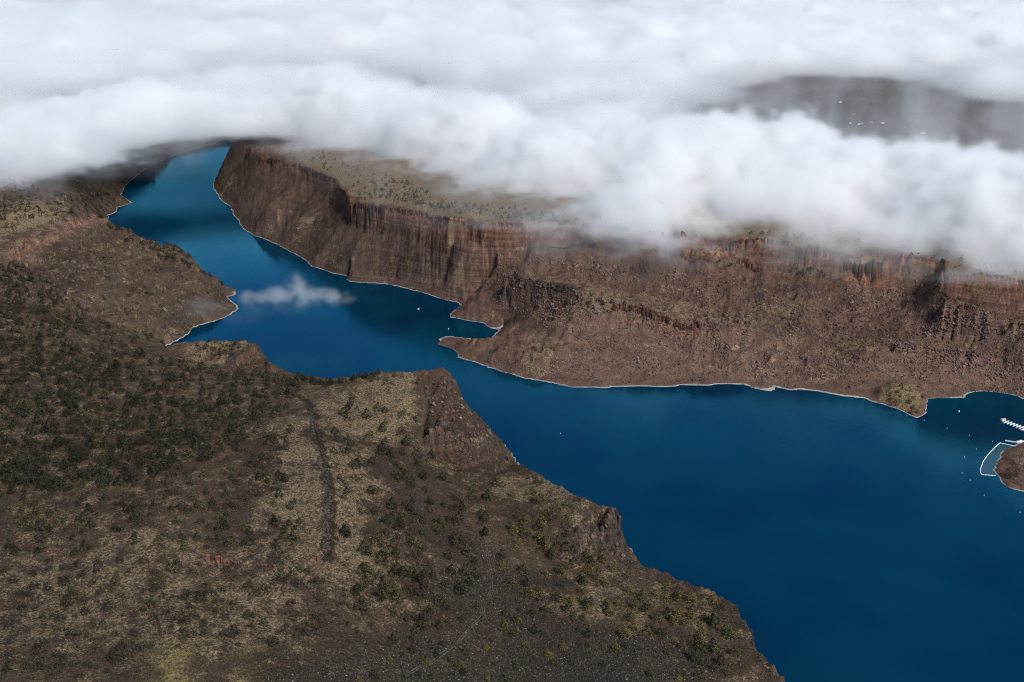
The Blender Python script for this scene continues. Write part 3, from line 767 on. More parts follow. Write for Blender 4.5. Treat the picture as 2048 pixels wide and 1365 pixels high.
def crown_mesh(name, mat, seed, kind='juniper', n=170):
    """leaf clumps spread through the volume of a crown one unit high"""
    r = random.Random(seed); mb = MB()
    lobes = [(r.uniform(0, 6.283), r.uniform(0.15, 0.85), r.uniform(0.7, 1.3)) for _ in range(7)]
    lean = (r.uniform(-.06, .06), r.uniform(-.06, .06))
    for _ in range(n):
        h = r.random() ** (1.25 if kind == 'juniper' else 1.0); a = r.uniform(0, 6.283)
        if kind == 'juniper': w = 0.45 * (1 - h ** 1.7) * (0.55 + 0.45 * min(1, h * 5 + 0.3)) + 0.02
        elif kind == 'bush': w = 0.62 * math.sqrt(max(0.02, 1 - (h * 0.95) ** 2))
        else: w = 0.50 * math.sqrt(max(0.03, 1 - ((h - 0.55) / 0.55) ** 2))
        for la, lh, ls in lobes:
            d = abs((a - la + math.pi) % (2 * math.pi) - math.pi)
            if d < 0.8 and abs(h - lh) < 0.22: w *= 0.65 + 0.5 * ls
        q = w * math.sqrt(r.uniform(0.25, 1.0))
        c = (q * math.cos(a) + lean[0] * h, q * math.sin(a) + lean[1] * h, 0.03 + 0.97 * h)
        s = r.uniform(0.05, 0.10) * (1.25 if kind != 'juniper' else 1.0) * (0.45 if kind == 'bare' else 1.0)
        e1 = (r.gauss(0, 1), r.gauss(0, 1), r.gauss(0, .6)); l = math.sqrt(sum(k * k for k in e1)) + 1e-6; e1 = [k / l * s for k in e1]
        e2 = (r.gauss(0, 1), r.gauss(0, 1), r.gauss(0, 1)); l = math.sqrt(sum(k * k for k in e2)) + 1e-6; e2 = [k / l * s * 0.8 for k in e2]
        if kind == 'bare': e1 = [k * 2.2 for k in e1]; e2 = [k * 0.5 for k in e2]
        mb.add([[c[i] + e1[i] for i in range(3)], [c[i] + e2[i] for i in range(3)], [c[i] - e1[i] for i in range(3)], [c[i] - e2[i] * 0.9 for i in range(3)]], [(0, 1, 2, 3)])
    return mb.mesh(name, mat)

def trunk_mesh(seed):
    r = random.Random(seed); mb = MB()
    mb.lathe([(0.045, -0.08), (0.036, 0.05), (0.028, 0.25), (0.018, 0.55), (0.006, 0.85)], 6)
    for k in range(5):
        a = r.uniform(0, 6.283); h = r.uniform(0.12, 0.6); l = 0.26 * (1 - h * 0.7); c, s = math.cos(a), math.sin(a)
        mb.add([(0.02 * -s, 0.02 * c, h), (0.02 * s, -0.02 * c, h), (l * c, l * s, h + 0.13), (0, 0, h + 0.05)], [(0, 1, 2), (1, 3, 2), (3, 0, 2)])
    return mb.mesh('trunk', M_BARK)

TRUNKS = [trunk_mesh(k) for k in range(3)]
CROWNS = {
    'green': [crown_mesh('crown', M_JUN, 10 + k) for k in range(6)],
    'olive': [crown_mesh('crown', M_OLIVE, 30 + k) for k in range(4)],
    'gold': [crown_mesh('crown', M_GOLD, 40 + k) for k in range(3)],
    'rust': [crown_mesh('crown', M_RUST, 50 + k) for k in range(2)],
    'bush': [crown_mesh('foliage', M_BUSH, 60 + k, 'bush', 110) for k in range(5)],
    'bushgreen': [crown_mesh('foliage', M_JUN, 70 + k, 'bush', 110) for k in range(3)],
    'bare': [crown_mesh('crown', M_BARE, 80 + k, 'bare', 300) for k in range(3)],
}

def proto(me):                                  # mesh source for the scattered masses, never placed in the scene itself
    return bpy.data.objects.new(me.name, me)

def rock_mesh(name, mat, seed, sub=1):
    r = np.random.RandomState(seed)
    t = (1 + 5 ** .5) / 2
    v = np.array([(-1, t, 0), (1, t, 0), (-1, -t, 0), (1, -t, 0), (0, -1, t), (0, 1, t), (0, -1, -t), (0, 1, -t), (t, 0, -1), (t, 0, 1), (-t, 0, -1), (-t, 0, 1)], float)
    f = [(0, 11, 5), (0, 5, 1), (0, 1, 7), (0, 7, 10), (0, 10, 11), (1, 5, 9), (5, 11, 4), (11, 10, 2), (10, 7, 6), (7, 1, 8), (3, 9, 4), (3, 4, 2), (3, 2, 6), (3, 6, 8), (3, 8, 9), (4, 9, 5), (2, 4, 11), (6, 2, 10), (8, 6, 7), (9, 8, 1)]
    v /= np.linalg.norm(v, axis=1)[:, None]
    for _ in range(7):                                   # flat broken faces
        d = r.randn(3); d /= np.linalg.norm(d); k = r.uniform(0.45, 0.8)
        q = v @ d; v -= np.outer(np.maximum(q - k, 0), d)
    v *= r.uniform(0.7, 1.15, 3) * 0.5
    v += r.randn(*v.shape) * 0.035
    me = bpy.data.meshes.new(name); me.from_pydata(v.tolist(), [], f); me.materials.append(mat); me.update()
    return me

# ---------------------------------------------------------------- trees and bushes
rs = np.random.RandomState(7)
ZONES = [  # outline, how many, height range, colours, where (for the label), kind
    ([(0, 600), (60, 605), (150, 645), (250, 690), (340, 722), (420, 738), (540, 748), (600, 765), (605, 800), (480, 900), (300, 960), (0, 1000)], 1250, (5, 13), ['green'] * 9 + ['olive'], 'in the dense stand at the upper left of the near plateau', 'tree'),
    ([(0, 1000), (300, 960), (480, 900), (600, 850), (600, 1080), (400, 1105), (0, 1110)], 230, (5, 9.5), ['green'] * 5 + ['olive'] * 2 + ['bush'] * 2, 'on the mid-left slope of the near plateau', 'tree'),
    ([(0, 1110), (400, 1125), (640, 1150), (640, 1290), (440, 1310), (330, 1300), (200, 1365), (0, 1365)], 260, (3.5, 7.5), ['bush'] * 5 + ['bushgreen'] * 3, 'on the stony slope at the lower left', 'bush'),
    ([(655, 800), (830, 800), (840, 900), (930, 940), (1000, 960), (970, 1130), (870, 1250), (780, 1290), (720, 1250), (690, 1100), (665, 900)], 240, (6, 12), ['green'] * 5 + ['olive'] * 3 + ['bush'] * 2, 'in the shallow draw right of the dark ledge', 'tree'),
    ([(1000, 960), (1160, 1020), (1150, 1060), (1200, 1130), (1300, 1150), (1460, 1220), (1490, 1300), (1480, 1365), (1300, 1290), (1140, 1250), (1000, 1180)], 140, (7, 12), ['green'] * 3 + ['olive'] * 4 + ['gold'] * 3, 'on the low bench by the lake at the lower right', 'tree'),
    ([(700, 1365), (860, 1220), (1000, 1180), (1140, 1250), (1300, 1290), (1450, 1365)], 70, (5, 9), ['green'] * 2 + ['olive'] * 2 + ['gold'], 'among the grey rubble at the bottom edge', 'tree'),
    ([(640, 1060), (760, 1060), (800, 1150), (720, 1300), (640, 1290)], 40, (3, 5.5), ['bush', 'bushgreen'], 'on the tan slope below the corner of the ledge', 'bush'),
    ([(90, 545), (180, 460), (370, 530), (440, 590), (400, 640), (330, 670), (200, 620)], 190, (2.5, 6), ['green', 'bush', 'bush'], 'on the open face of the west hill', 'tree'),
    ([(188, 430), (250, 452), (380, 503), (386, 528), (468, 574), (440, 572), (350, 533), (250, 480)], 120, (5, 9.5), ['green'], 'along the crest of the west hill', 'tree'),
    ([(20, 520), (120, 580), (200, 640), (340, 690), (250, 688), (60, 612), (0, 600), (0, 500)], 190, (5, 10), ['green'] * 5 + ['bush'], 'in the wooded valley below the west hill', 'tree'),
    ([(0, 360), (150, 380), (195, 420), (100, 436), (0, 470)], 95, (5, 9), ['green'], 'on the mesa top of the west hill under the fog', 'tree'),
    ([(120, 400), (200, 380), (235, 400), (205, 425), (185, 425)], 40, (4, 8), ['green'], 'behind the west hill', 'tree'),
    ([(485, 288), (560, 285), (640, 300), (720, 345), (780, 352), (900, 400), (1150, 432), (1250, 452), (1000, 440), (840, 420), (730, 402), (660, 345), (520, 305)], 150, (5, 10), ['green'], 'on the grassy plateau above the far cliff', 'tree'),
    ([(1500, 462), (1900, 500), (2048, 540), (2048, 555), (1890, 520), (1700, 490), (1500, 474)], 50, (5, 9), ['green'], 'at the rim of the far plateau by the fog', 'tree'),
    ([(1125, 592), (1180, 592), (1275, 608), (1250, 622), (1130, 610)], 24, (4, 8), ['green'], 'on the grassy crest of the far slope', 'tree'),
    ([(1335, 507), (1400, 508), (1480, 530), (1420, 535)], 16, (3, 6), ['green'], 'on the little bench under the far cliff', 'tree'),
    ([(1400, 628), (1440, 632), (1480, 655), (1410, 655)], 18, (4, 7), ['green'], 'in the hollow of the far slope', 'tree'),
    ([(1560, 525), (1640, 535), (1680, 555), (1600, 548)], 30, (4, 7), ['green'], 'in the green gully under the far rim', 'tree'),
    ([(1740, 785), (1780, 762), (1850, 775), (1850, 815), (1832, 830), (1790, 815)], 40, (3, 6), ['green', 'bush', 'olive'], 'on the small knoll at the far shore', 'tree'),
    ([(1000, 690), (1120, 690), (1110, 720), (1010, 718)], 16, (3, 6), ['green', 'bush'], 'on the low spit of the far shore', 'tree'),
    ([(590, 752), (650, 768), (760, 750), (740, 760), (650, 776), (590, 768)], 60, (5, 8), ['green'], 'along the near rim where the plateau drops to the lake', 'tree'),
    ([(380, 685), (500, 682), (480, 700), (420, 720), (385, 712)], 26, (4, 8), ['green'], 'on top of the rock knob beside the lake', 'tree'),
    ([(965, 838), (1000, 880), (1030, 915), (1100, 975), (1040, 950), (985, 900)], 18, (3.5, 6), ['green', 'olive'], 'on the steep bank below the rock bastion', 'tree'),
    ([(700, 755), (840, 745), (840, 790), (760, 800)], 22, (4, 6.5), ['green', 'olive'], 'on the grassy top beside the rock bastion', 'tree'),
    ([(210, 330), (270, 350), (240, 385), (250, 400), (190, 400)], 60, (4, 8), ['green', 'bush'], 'on the far bank across the upper lake', 'tree'),
]
cand = []
for poly, n, (h0, h1), cols, where, kind in ZONES:
    q = ppoly(poly, n, rs)
    if n > 100:                                  # clumped, not even
        w = fbm2(q[:, 0], q[:, 1], 70, 3, 300 + n) + rs.rand(len(q)) * 4.5
        more = ppoly(poly, n, rs); w2 = fbm2(more[:, 0], more[:, 1], 70, 3, 300 + n) + rs.rand(len(more)) * 4.5
        allq = np.concatenate([q, more]); q = allq[np.argsort(-np.concatenate([w, w2]))[:n]]
    X, Y, Z = march_many(q[:, 0], q[:, 1])
    for i in range(n):
        if Z[i] < 1.2: continue
        h = h0 + (h1 - h0) * rs.rand() ** 1.6
        d = math.sqrt(X[i] ** 2 + Y[i] ** 2 + (Z[i] - CAM_H) ** 2)
        c = cols[rs.randint(len(cols))]
        cand.append([h / d, X[i], Y[i], Z[i], h, c, where, 'bush' if c.startswith('bush') else 'tree', q[i]])
# trees that stand out, set where they were sighted: x, y, height, colour, label
for x, y, h, c, lab in [
    (949, 985, 11, 'olive', 'bright yellow-green juniper standing alone below the rock bastion'),
    (1080, 1098, 6.5, 'rust', 'rust-orange tree on the bench left of the lakeside cliff'),
    (942, 1058, 8, 'rust', 'rusty brown tree at the bend of the dirt track'),
    (1332, 1168, 8.5, 'gold', 'golden-green juniper near the low rim above the lake'),
    (1312, 1190, 8.5, 'gold', 'olive-gold juniper one step downhill from the low rim'),
    (1215, 1210, 8, 'gold', 'round golden juniper at the end of the tan clearing'),
    (1357, 1195, 8, 'gold', 'yellow-brown juniper right of the paired golden trees'),
    (1425, 1205, 9, 'gold', 'tall golden juniper at the outer corner of the bench'),
    (1195, 1150, 8, 'gold', 'small golden juniper just below the lakeside cliff foot'),
    (1205, 1120, 10, 'olive', 'broad yellow-green juniper clump hugging the lakeside cliff foot'),
    (1425, 1300, 12, 'green', 'large dark bushy tree by a pale rock near the bottom right'),
    (553, 1095, 9, 'green', 'green juniper on the bench just above the red ledge'),
    (440, 1080, 10, 'green', 'dark spreading juniper above the left end of the red ledge'),
    (80, 1340, 9, 'green', 'biggest dark tree in the lower left corner'),
    (700, 815, 8, 'green', 'dark green conifer on the tan slope behind the dark ledge'),
    (805, 760, 7, 'olive', 'olive juniper on the skyline beside the rock bastion'),
    (600, 1145, 7, 'olive', 'olive bush growing out of the red ledge'),
]:
    X, Y, Z = march_many([x], [y])
    d = math.sqrt(X[0] ** 2 + Y[0] ** 2 + (Z[0] - CAM_H) ** 2)
    cand.append([9.0, X[0], Y[0], Z[0], h, c, lab, 'tree', (x, y)])
cand.sort(key=lambda c: -c[0])

COLW = {'green': 'dark green juniper', 'olive': 'olive juniper', 'gold': 'golden juniper', 'rust': 'rust-brown tree', 'bush': 'dark brown bush', 'bushgreen': 'dark green bush'}
SHORT = {'dense stand': ('the dense left stand', 6), 'mid-left slope': ('the mid-left slope', 3), 'stony slope': ('the stony lower-left slope', 6), 'shallow draw': ('the draw by the ledge', 4), 'low bench by': ('the low lakeside bench', 3),
         'grey rubble': ('the grey rubble field', 2), 'tan slope': ('the lower tan slope', 2), 'open face': ('the west hill face', 3), 'crest of the west': ('the west hill crest', 2), 'wooded valley': ('the west hill valley', 3),
         'near rim where': ('the near lakeside rim', 2), 'rock knob': ('the rock knob top', 1), 'below the rock bastion': ('the steep lakeside bank', 1), 'beside the rock bastion': ('the grassy bastion top', 1), 'mesa top': ('the west mesa top', 2),
         'far bank': ('the far bank', 1), 'above the far cliff': ('the far grassy plateau', 2), 'rim of the far': ('the far rim', 1), 'crest of the far': ('the far grassy crest', 1), 'little bench': ('the bench under the far cliff', 1), 'hollow of': ('the far slope hollow', 1),
         'green gully': ('the far green gully', 1), 'small knoll': ('the far shore knoll', 1), 'low spit': ('the far low spit', 1), 'behind the west': ('the back of the west hill', 1)}
ORD = 'first second third fourth fifth sixth seventh eighth ninth tenth eleventh twelfth thirteenth fourteenth fifteenth sixteenth seventeenth eighteenth nineteenth twentieth'.split()
ORD += ['twenty-' + o for o in ORD[:9]] + ['thirtieth'] + ['thirty-' + o for o in ORD[:9]] + ['fortieth'] + ['forty-' + o for o in ORD[:9]]
BANDS = {2: ['upper', 'lower'], 3: ['upper', 'middle', 'lower'], 4: ['top', 'second', 'third', 'lowest'], 6: ['top', 'second', 'third', 'fourth', 'fifth', 'lowest']}
counts = {'tree': 0, 'bush': 0}
mass, single = {}, []
for cnd in cand:
    imp, X, Y, Z, h, c, where, kind, q = cnd
    if counts[kind] >= 290 or not (0 < q[0] < 2048 and 0 < q[1] < 1365):
        mass.setdefault(c, []).append((X, Y, Z - 0.15, h)); continue
    counts[kind] += 1
    single.append(cnd)
rows = {}
for i, (imp, X, Y, Z, h, c, where, kind, q) in enumerate(single):
    if imp >= 9.0: continue
    nm, nb = next(((v) for k, v in SHORT.items() if k in where), (where, 1))
    zone = [s_ for s_ in single if s_[6] == where]
    ys = sorted(float(s_[8][1]) for s_ in zone)
    b = min(nb - 1, int(nb * sum(y < float(q[1]) for y in ys) / max(1, len(ys)))) if nb > 1 and len(ys) > 8 else None
    size = 'small' if h < 5.2 else ('tall' if h > 8.2 else 'mid-sized')
    rows.setdefault((size, c, nm, (BANDS[nb][b] if b is not None else None)), []).append((float(q[0]), i))
names_ = {}
for (size, c, nm, band), L_ in rows.items():
    L_.sort()
    for k, (_, i) in enumerate(L_):
        w = size + ' ' + COLW[c]
        place = ' in ' + nm if band is None else ', ' + band + ' band of ' + nm
        o_ = '' if len(L_) == 1 else ', ' + ORD[min(k, len(ORD) - 1)] + ' from left'
        names_[i] = (w + o_ + place, w.replace('bush', 'bushe') + 's of ' + nm)
for i, (imp, X, Y, Z, h, c, where, kind, q) in enumerate(single):
    r = random.Random(i * 7 + 3)
    wd = r.uniform(0.85, 1.25)
    lab, grp = (where, None) if imp >= 9.0 else names_[i]
    root = empty('juniper_tree' if kind == 'tree' else 'bush', (X, Y, Z - 0.15), r.uniform(0, 6.28), (h * wd, h * wd, h), label=lab, category='tree' if kind == 'tree' else 'bush')
    if grp: root['group'] = grp
    part('crown' if kind == 'tree' else 'foliage', r.choice(CROWNS[c]), root)
    part('trunk' if kind == 'tree' else 'stem', r.choice(TRUNKS), root)
for c, L_ in mass.items():
    a = np.array(L_); w = a[:, 3] * rs.uniform(0.85, 1.25, len(a))
    scatter_stuff('distant_bushes' if c.startswith('bush') else 'juniper_woodland', a[:, 0], a[:, 1], a[:, 2], np.stack([w, w, a[:, 3]], 1), [proto(m) for m in CROWNS[c]], seed=len(a), tilt=0.06,
                  label={'green': 'dark green juniper woodland scattered over hills and plateau', 'olive': 'scattered smaller olive junipers of the plateau', 'gold': 'scattered smaller golden junipers of the low bench',
                         'bush': 'low brown scrub scattered over the slopes', 'bushgreen': 'low green scrub scattered over the slopes'}.get(c, 'scattered scrub'))

# low sagebrush, too many to count
def sage_mesh(seed):
    r = random.Random(seed); mb = MB()
    for _ in range(12):
        a = r.uniform(0, 6.283); q = 0.5 * math.sqrt(r.random()); s = r.uniform(0.16, 0.3); b = r.uniform(0, 6.283)
        c = (q * math.cos(a), q * math.sin(a), r.uniform(0.0, 0.55))
        mb.add([(c[0] + s * math.cos(b), c[1] + s * math.sin(b), c[2]), (c[0] - s * math.cos(b), c[1] - s * math.sin(b), c[2] + 0.05), (c[0] + r.uniform(-.2, .2), c[1] + r.uniform(-.2, .2), c[2] + s * 1.5)], [(0, 1, 2)])
    return mb.mesh('sagebrush', M_SAGE)
NEARPOLY = [(0, 560), (340, 700), (520, 690), (560, 760), (740, 750), (900, 745), (985, 880), (1050, 940), (1230, 1012), (1265, 1120), (1470, 1215), (1560, 1365), (0, 1365)]
q = ppoly(NEARPOLY, 26000, rs); X, Y, Z = march_many(q[:, 0], q[:, 1])
ok = Z > 2; X, Y, Z = X[ok], Y[ok], Z[ok]; s = 0.7 + 1.5 * rs.rand(len(X)) ** 3
scatter_stuff('sagebrush', X, Y, Z, np.stack([s * 1.3, s * 1.3, s], 1), [proto(sage_mesh(k)) for k in range(4)], seed=3, label='low grey-brown sagebrush and bunchgrass covering the near plateau')
HILLPOLY = [(20, 500), (180, 430), (380, 510), (470, 580), (470, 620), (350, 685), (0, 600)]
q = np.concatenate([ppoly(HILLPOLY, 2600, rs), ppoly([(480, 290), (640, 300), (900, 400), (1300, 455), (1000, 440), (700, 385)], 1600, rs), ppoly([(1500, 462), (2048, 540), (2048, 556), (1500, 474)], 300, rs)])
X, Y, Z = march_many(q[:, 0], q[:, 1]); ok = Z > 2; X, Y, Z = X[ok], Y[ok], Z[ok]; s = 1.0 + 2.2 * rs.rand(len(X)) ** 3
scatter_stuff('scrub', X, Y, Z, np.stack([s * 1.3, s * 1.3, s], 1), [proto(sage_mesh(k + 9)) for k in range(4)], seed=4, label='low scrub on the west hill and the far plateau')

# ---------------------------------------------------------------- boulders and rubble
BOULD = [rock_mesh('boulder', M_TALUS, k) for k in range(6)]
ROCKP = [proto(rock_mesh('stone', M_TALUS, 20 + k)) for k in range(6)]
GREYP = [proto(rock_mesh('grey_stone', M_STONE, 40 + k)) for k in range(5)]
DARKP = [proto(rock_mesh('dark_stone', M_BASALT, 60 + k)) for k in range(5)]
wall = TERRAIN['canyon_wall']; near = TERRAIN['near_plateau']
rb = []
for poly, n, a, b in [
    ([(1690, 560), (1880, 545), (1870, 610), (1780, 680), (1700, 690), (1650, 640), (1660, 590)], 95, 3.5, 8.5),
    ([(1500, 500), (1880, 545), (1860, 560), (1560, 530)], 40, 3, 7),
    ([(1440, 560), (1540, 565), (1520, 600), (1440, 595)], 30, 3, 7),
    ([(1640, 660), (1850, 650), (1830, 690), (1640, 700)], 50, 3, 7),
    ([(1200, 640), (1340, 650), (1500, 700), (1440, 760), (1150, 750)], 45, 2.5, 5.5),
    ([(1040, 480), (1300, 520), (1280, 560), (1120, 540)], 35, 2.5, 5)]:
    for qq in ppoly(poly, n, rs): rb.append((qq[0], qq[1], a + (b - a) * rs.rand() ** 2.2))
rb = np.array(rb); X, Y, Z = march_many(rb[:, 0], rb[:, 1])
for i in range(len(X)):
    o = bpy.data.objects.new('boulder', BOULD[rs.randint(len(BOULD))]); s = rb[i, 2]
    o.location = (X[i], Y[i], Z[i] + 0.15 * s); o.rotation_euler = (rs.rand() * 6, rs.rand() * 6, rs.rand() * 6); o.scale = (s, s * rs.uniform(.7, 1), s * rs.uniform(.6, .95))
    link(o, wall)
TAL = [([(1010, 505), (1300, 530), (1480, 560), (1880, 590), (2048, 650), (2048, 795), (1860, 795), (1840, 760), (1740, 765), (1680, 785), (1500, 765), (1140, 770), (1050, 740), (1180, 690), (1050, 640), (1000, 600), (960, 590)], 34000, 1.0, 5.0),
       ([(905, 632), (1000, 640), (970, 605), (930, 612)], 500, 0.7, 2.0), ([(870, 684), (1020, 700), (1030, 745), (885, 712)], 1300, 0.7, 2.2),
       ([(470, 400), (690, 470), (700, 545), (560, 485), (450, 400)], 1500, 0.8, 2.4), ([(720, 540), (900, 520), (930, 605), (720, 562)], 2200, 0.6, 1.9)]
XX, SS = [], []
for poly, n, a, b in TAL:
    XX.append(ppoly(poly, n, rs)); SS.append(a + (b - a) * rs.rand(n) ** 2.6)
q = np.concatenate(XX); s = np.concatenate(SS)
dn = fbm2(q[:, 0], q[:, 1] * 1.6, 60, 3, 900)
s *= 0.75 + 0.7 * sstep(-0.3, 0.5, dn)
X, Y, Z = march_many(q[:, 0], q[:, 1]); ok = Z > 0.2
scatter_stuff('rubble', X[ok], Y[ok], Z[ok], np.stack([s, s * 0.85, s * 0.8], 1)[ok], ROCKP, wall, tilt=3.0, seed=5)
q = ppoly([(560, 1365), (620, 1315), (800, 1285), (870, 1150), (900, 1060), (1000, 1080), (1140, 1240), (1330, 1260), (1480, 1365)], 9000, rs)
X, Y, Z = march_many(q[:, 0], q[:, 1]); s = 0.45 + 1.5 * rs.rand(len(X)) ** 4
pale = rs.rand(len(X)) < 0.24
scatter_stuff('grey_rubble', X[pale], Y[pale], Z[pale], np.stack([s * 1.2, s, s * 0.7], 1)[pale], GREYP, near, tilt=0.5, seed=6)
scatter_stuff('dark_rubble', X[~pale], Y[~pale], Z[~pale], np.stack([s * 1.3, s * 1.1, s], 1)[~pale] * 1.2, DARKP, near, tilt=0.5, seed=7)
q = np.concatenate([ppoly([(395, 1118), (640, 1115), (650, 1150), (400, 1150)], 160, rs), ppoly([(612, 800), (650, 900), (668, 1000), (660, 1100), (645, 1100), (642, 900)], 900, rs), ppoly([(848, 780), (905, 748), (985, 890), (985, 915), (930, 930), (850, 888)], 700, rs),
                    ppoly([(1170, 1060), (1262, 1115), (1300, 1145), (1180, 1110)], 120, rs)])
X, Y, Z = march_many(q[:, 0], q[:, 1]); s = 1.0 + 3.0 * rs.rand(len(X)) ** 2.2
q2 = np.concatenate([ppoly([(842, 782), (900, 750), (960, 850), (985, 900), (930, 905), (870, 850)], 260, rs), ppoly([(1168, 1048), (1230, 1030), (1262, 1115), (1200, 1100)], 50, rs), ppoly([(455, 726), (510, 695), (535, 735), (480, 735)], 40, rs)])
X2, Y2, Z2 = march_many(q2[:, 0], q2[:, 1]); s2 = 2.2 + 5.0 * rs.rand(len(X2)) ** 2
scatter_stuff('crag', X2, Y2, Z2 + 0.1 * s2, np.stack([s2, s2 * 0.8, s2 * 1.1], 1), ROCKP + DARKP, near, tilt=0.6, seed=14)
scatter_stuff('fallen_rock', X, Y, Z, np.stack([s * 1.2, s, s * 0.8], 1), DARKP, near, tilt=3.0, seed=8)

# ---------------------------------------------------------------- columns of the cliffs
def column_mesh(mat, seed):
    r = random.Random(seed); mb = MB(); n = 6
    rad = [r.uniform(0.42, 0.56) for _ in range(n)]
    vv = []
    for z, k in ((0.0, 1.08), (0.45, 1.0), (0.93, 0.96), (1.0, 0.72)):
        dx, dy = r.uniform(-.05, .05), r.uniform(-.05, .05)
        vv += [(k * rad[i] * math.cos(i * math.pi / 3) + dx, k * rad[i] * math.sin(i * math.pi / 3) + dy, z + (r.uniform(-.02, .02) if z > 0.9 else 0)) for i in range(n)]
    ff = [(j * n + i, j * n + (i + 1) % n, (j + 1) * n + (i + 1) % n, (j + 1) * n + i) for j in range(3) for i in range(n)] + [tuple(3 * n + i for i in range(n))]
    mb.add(vv, ff)
    return mb.mesh('basalt_column', mat)
COLM = {'red': [column_mesh(M_REDROCK, k) for k in range(4)], 'dark': [column_mesh(M_BASALT, 10 + k) for k in range(4)], 'brown': [column_mesh(M_TALUS, 20 + k) for k in range(4)]}

def along(pts, step):
    w = [P(*p) for p in pts]; out = []
    acc = 0.0
    for a, b in zip(w[:-1], w[1:]):
        L_ = math.dist(a[:2], b[:2]); d = acc
        while d < L_:
            t = d / L_; out.append(tuple(a[i] + (b[i] - a[i]) * t for i in range(3))); d += step * random.uniform(0.75, 1.25)
        acc = d - L_
    return out
random.seed(11)
def columns(rim, drop, width, parent, shade, rows=2, out=(0, -1), gap=0.18):
    """prisms standing against a cliff, tops along its rim"""
    got = []
    pts = np.array(along(rim, width * 0.66))
    ZI = ground_z(pts[:, 0] - out[0] * 5, pts[:, 1] - out[1] * 5); ZF = ground_z(pts[:, 0] + out[0] * 7, pts[:, 1] + out[1] * 7)
    for (x, y, z), zi, zf in zip(pts.tolist(), ZI.tolist(), ZF.tolist()):
        if random.random() < gap: continue
        for k in range(rows):
            top = min(max(zi, zf + drop * 0.45), zi + 3.5) + random.uniform(-1.4, 0.1) - k * drop * random.uniform(0.12, 0.4)
            h = max(top - zf + 2.0, drop * 0.5)
            ox, oy = random.uniform(-.3, .3) * width, (k * 0.75 + random.uniform(-.25, .25)) * width
            px, py = x + out[0] * oy - out[1] * ox, y + out[1] * oy + out[0] * ox
            got.append((px, py, top - h, width * random.uniform(0.8, 1.25), h, shade if random.random() < 0.72 else 'dark'))
    return got
def place_columns(lst, parent):
    for x, y, z, w, h, sh in lst:
        o = bpy.data.objects.new('basalt_column', random.choice(COLM[sh])); o.location = (x, y, z); o.scale = (w, w, h); o.rotation_euler = (random.uniform(-.04, .04), random.uniform(-.04, .04), random.uniform(0, 1))
        link(o, parent)
place_columns(columns([(405, 1114, 141.5), (450, 1119, 142.5), (500, 1123, 142), (550, 1125, 142), (600, 1123, 142.5), (636, 1109, 142)], 17, 3.0, near, 'red', 2, (0, -1), 0.1), near)
place_columns(columns([(618, 830, 129), (630, 880, 135), (640, 930, 139), (652, 990, 141), (650, 1040, 141), (642, 1090, 140)], 9, 4.5, near, 'dark', 1, (1, 0)), near)
place_columns(columns([(848, 873, 95), (866, 862, 99), (885, 858, 98)], 22, 4.6, near, 'brown', 2, (-.35, -.93)), near)
place_columns(columns([(885, 858, 97), (920, 868, 88), (955, 878, 76), (980, 890, 61)], 26, 5.5, near, 'dark', 2, (-.1, -1)), near)
place_columns(columns([(838, 782, 115), (862, 813, 107), (884, 842, 100)], 9, 4.5, near, 'dark', 1, (.8, -.5)), near)
place_columns(columns([(1166, 1043, 92), (1190, 1036, 93), (1215, 1026, 93), (1232, 1013, 93)], 34, 4.2, near, 'brown', 2, (-.2, -.97)), near)
place_columns(columns([(1232, 1014, 92), (1248, 1050, 80)], 30, 4.0, near, 'dark', 1, (.3, -.9)), near)
place_columns(columns([(455, 724, 88), (475, 716, 93), (500, 697, 100)], 20, 4.0, near, 'dark', 1, (.3, -.95)), near)
place_columns(columns([(1485, 1240, 48), (1500, 1270, 46), (1508, 1300, 45)], 14, 3.0, near, 'dark', 1, (.6, -.6)), near)
hill = TERRAIN['west_hill']
place_columns(columns([(186, 429, 139), (165, 433, 143), (150, 440, 145), (120, 448, 149), (100, 455, 150), (70, 470, 151), (50, 480, 152), (30, 498, 150)], 20, 6.5, hill, 'red', 2, (.6, -.8)), hill)

def column_band(name, lst, parent):
    """the many narrow columns of the far rim, joined"""
    for sh in ('red', 'dark'):
        V, F, o = [], [], 0
        for x, y, z, w, h, s_ in lst:
            if s_ != sh: continue
            me = random.choice(COLM[sh]); a = random.uniform(0, 1); ca, sa = math.cos(a), math.sin(a)
            for v in me.vertices:
                V.append((x + w * (v.co.x * ca - v.co.y * sa), y + w * (v.co.x * sa + v.co.y * ca), z + h * v.co.z))
            for p in me.polygons: F.append(tuple(i + o for i in p.vertices))
            o += len(me.vertices)
        if not V: continue
        me = bpy.data.meshes.new(name); me.from_pydata(V, [], F); me.materials.append(M_REDROCK if sh == 'red' else M_BASALT); me.update()
        part(name, me, parent, kind='stuff')
L_ = columns([(522, 316, 125), (560, 325, 128), (600, 331, 135), (640, 343, 144), (672, 361, 144), (690, 381, 142)], 17, 6, wall, 'red', 1, (-.78, -.62))
L_ += columns([(690, 381, 142), (705, 397, 141), (740, 410, 137), (800, 421, 137), (850, 425, 141), (900, 438, 145), (1000, 447, 149), (1100, 441, 149), (1200, 451, 149), (1300, 463, 149), (1400, 473, 149), (1500, 478, 149)], 18, 6.5, wall, 'red', 1)
L_ += columns([(1500, 478, 149), (1560, 483, 149), (1600, 489, 149), (1700, 497, 149), (1800, 507, 149), (1880, 516, 149)], 15, 6, wall, 'red', 1)
L_ += columns([(1888, 544, 149), (1950, 549, 149), (2048, 561, 149), (2150, 568, 149)], 22, 6, wall, 'red', 1)
L_ += columns([(1312, 507, 111), (1350, 515, 107), (1395, 533, 102)], 14, 5, wall, 'red', 1)
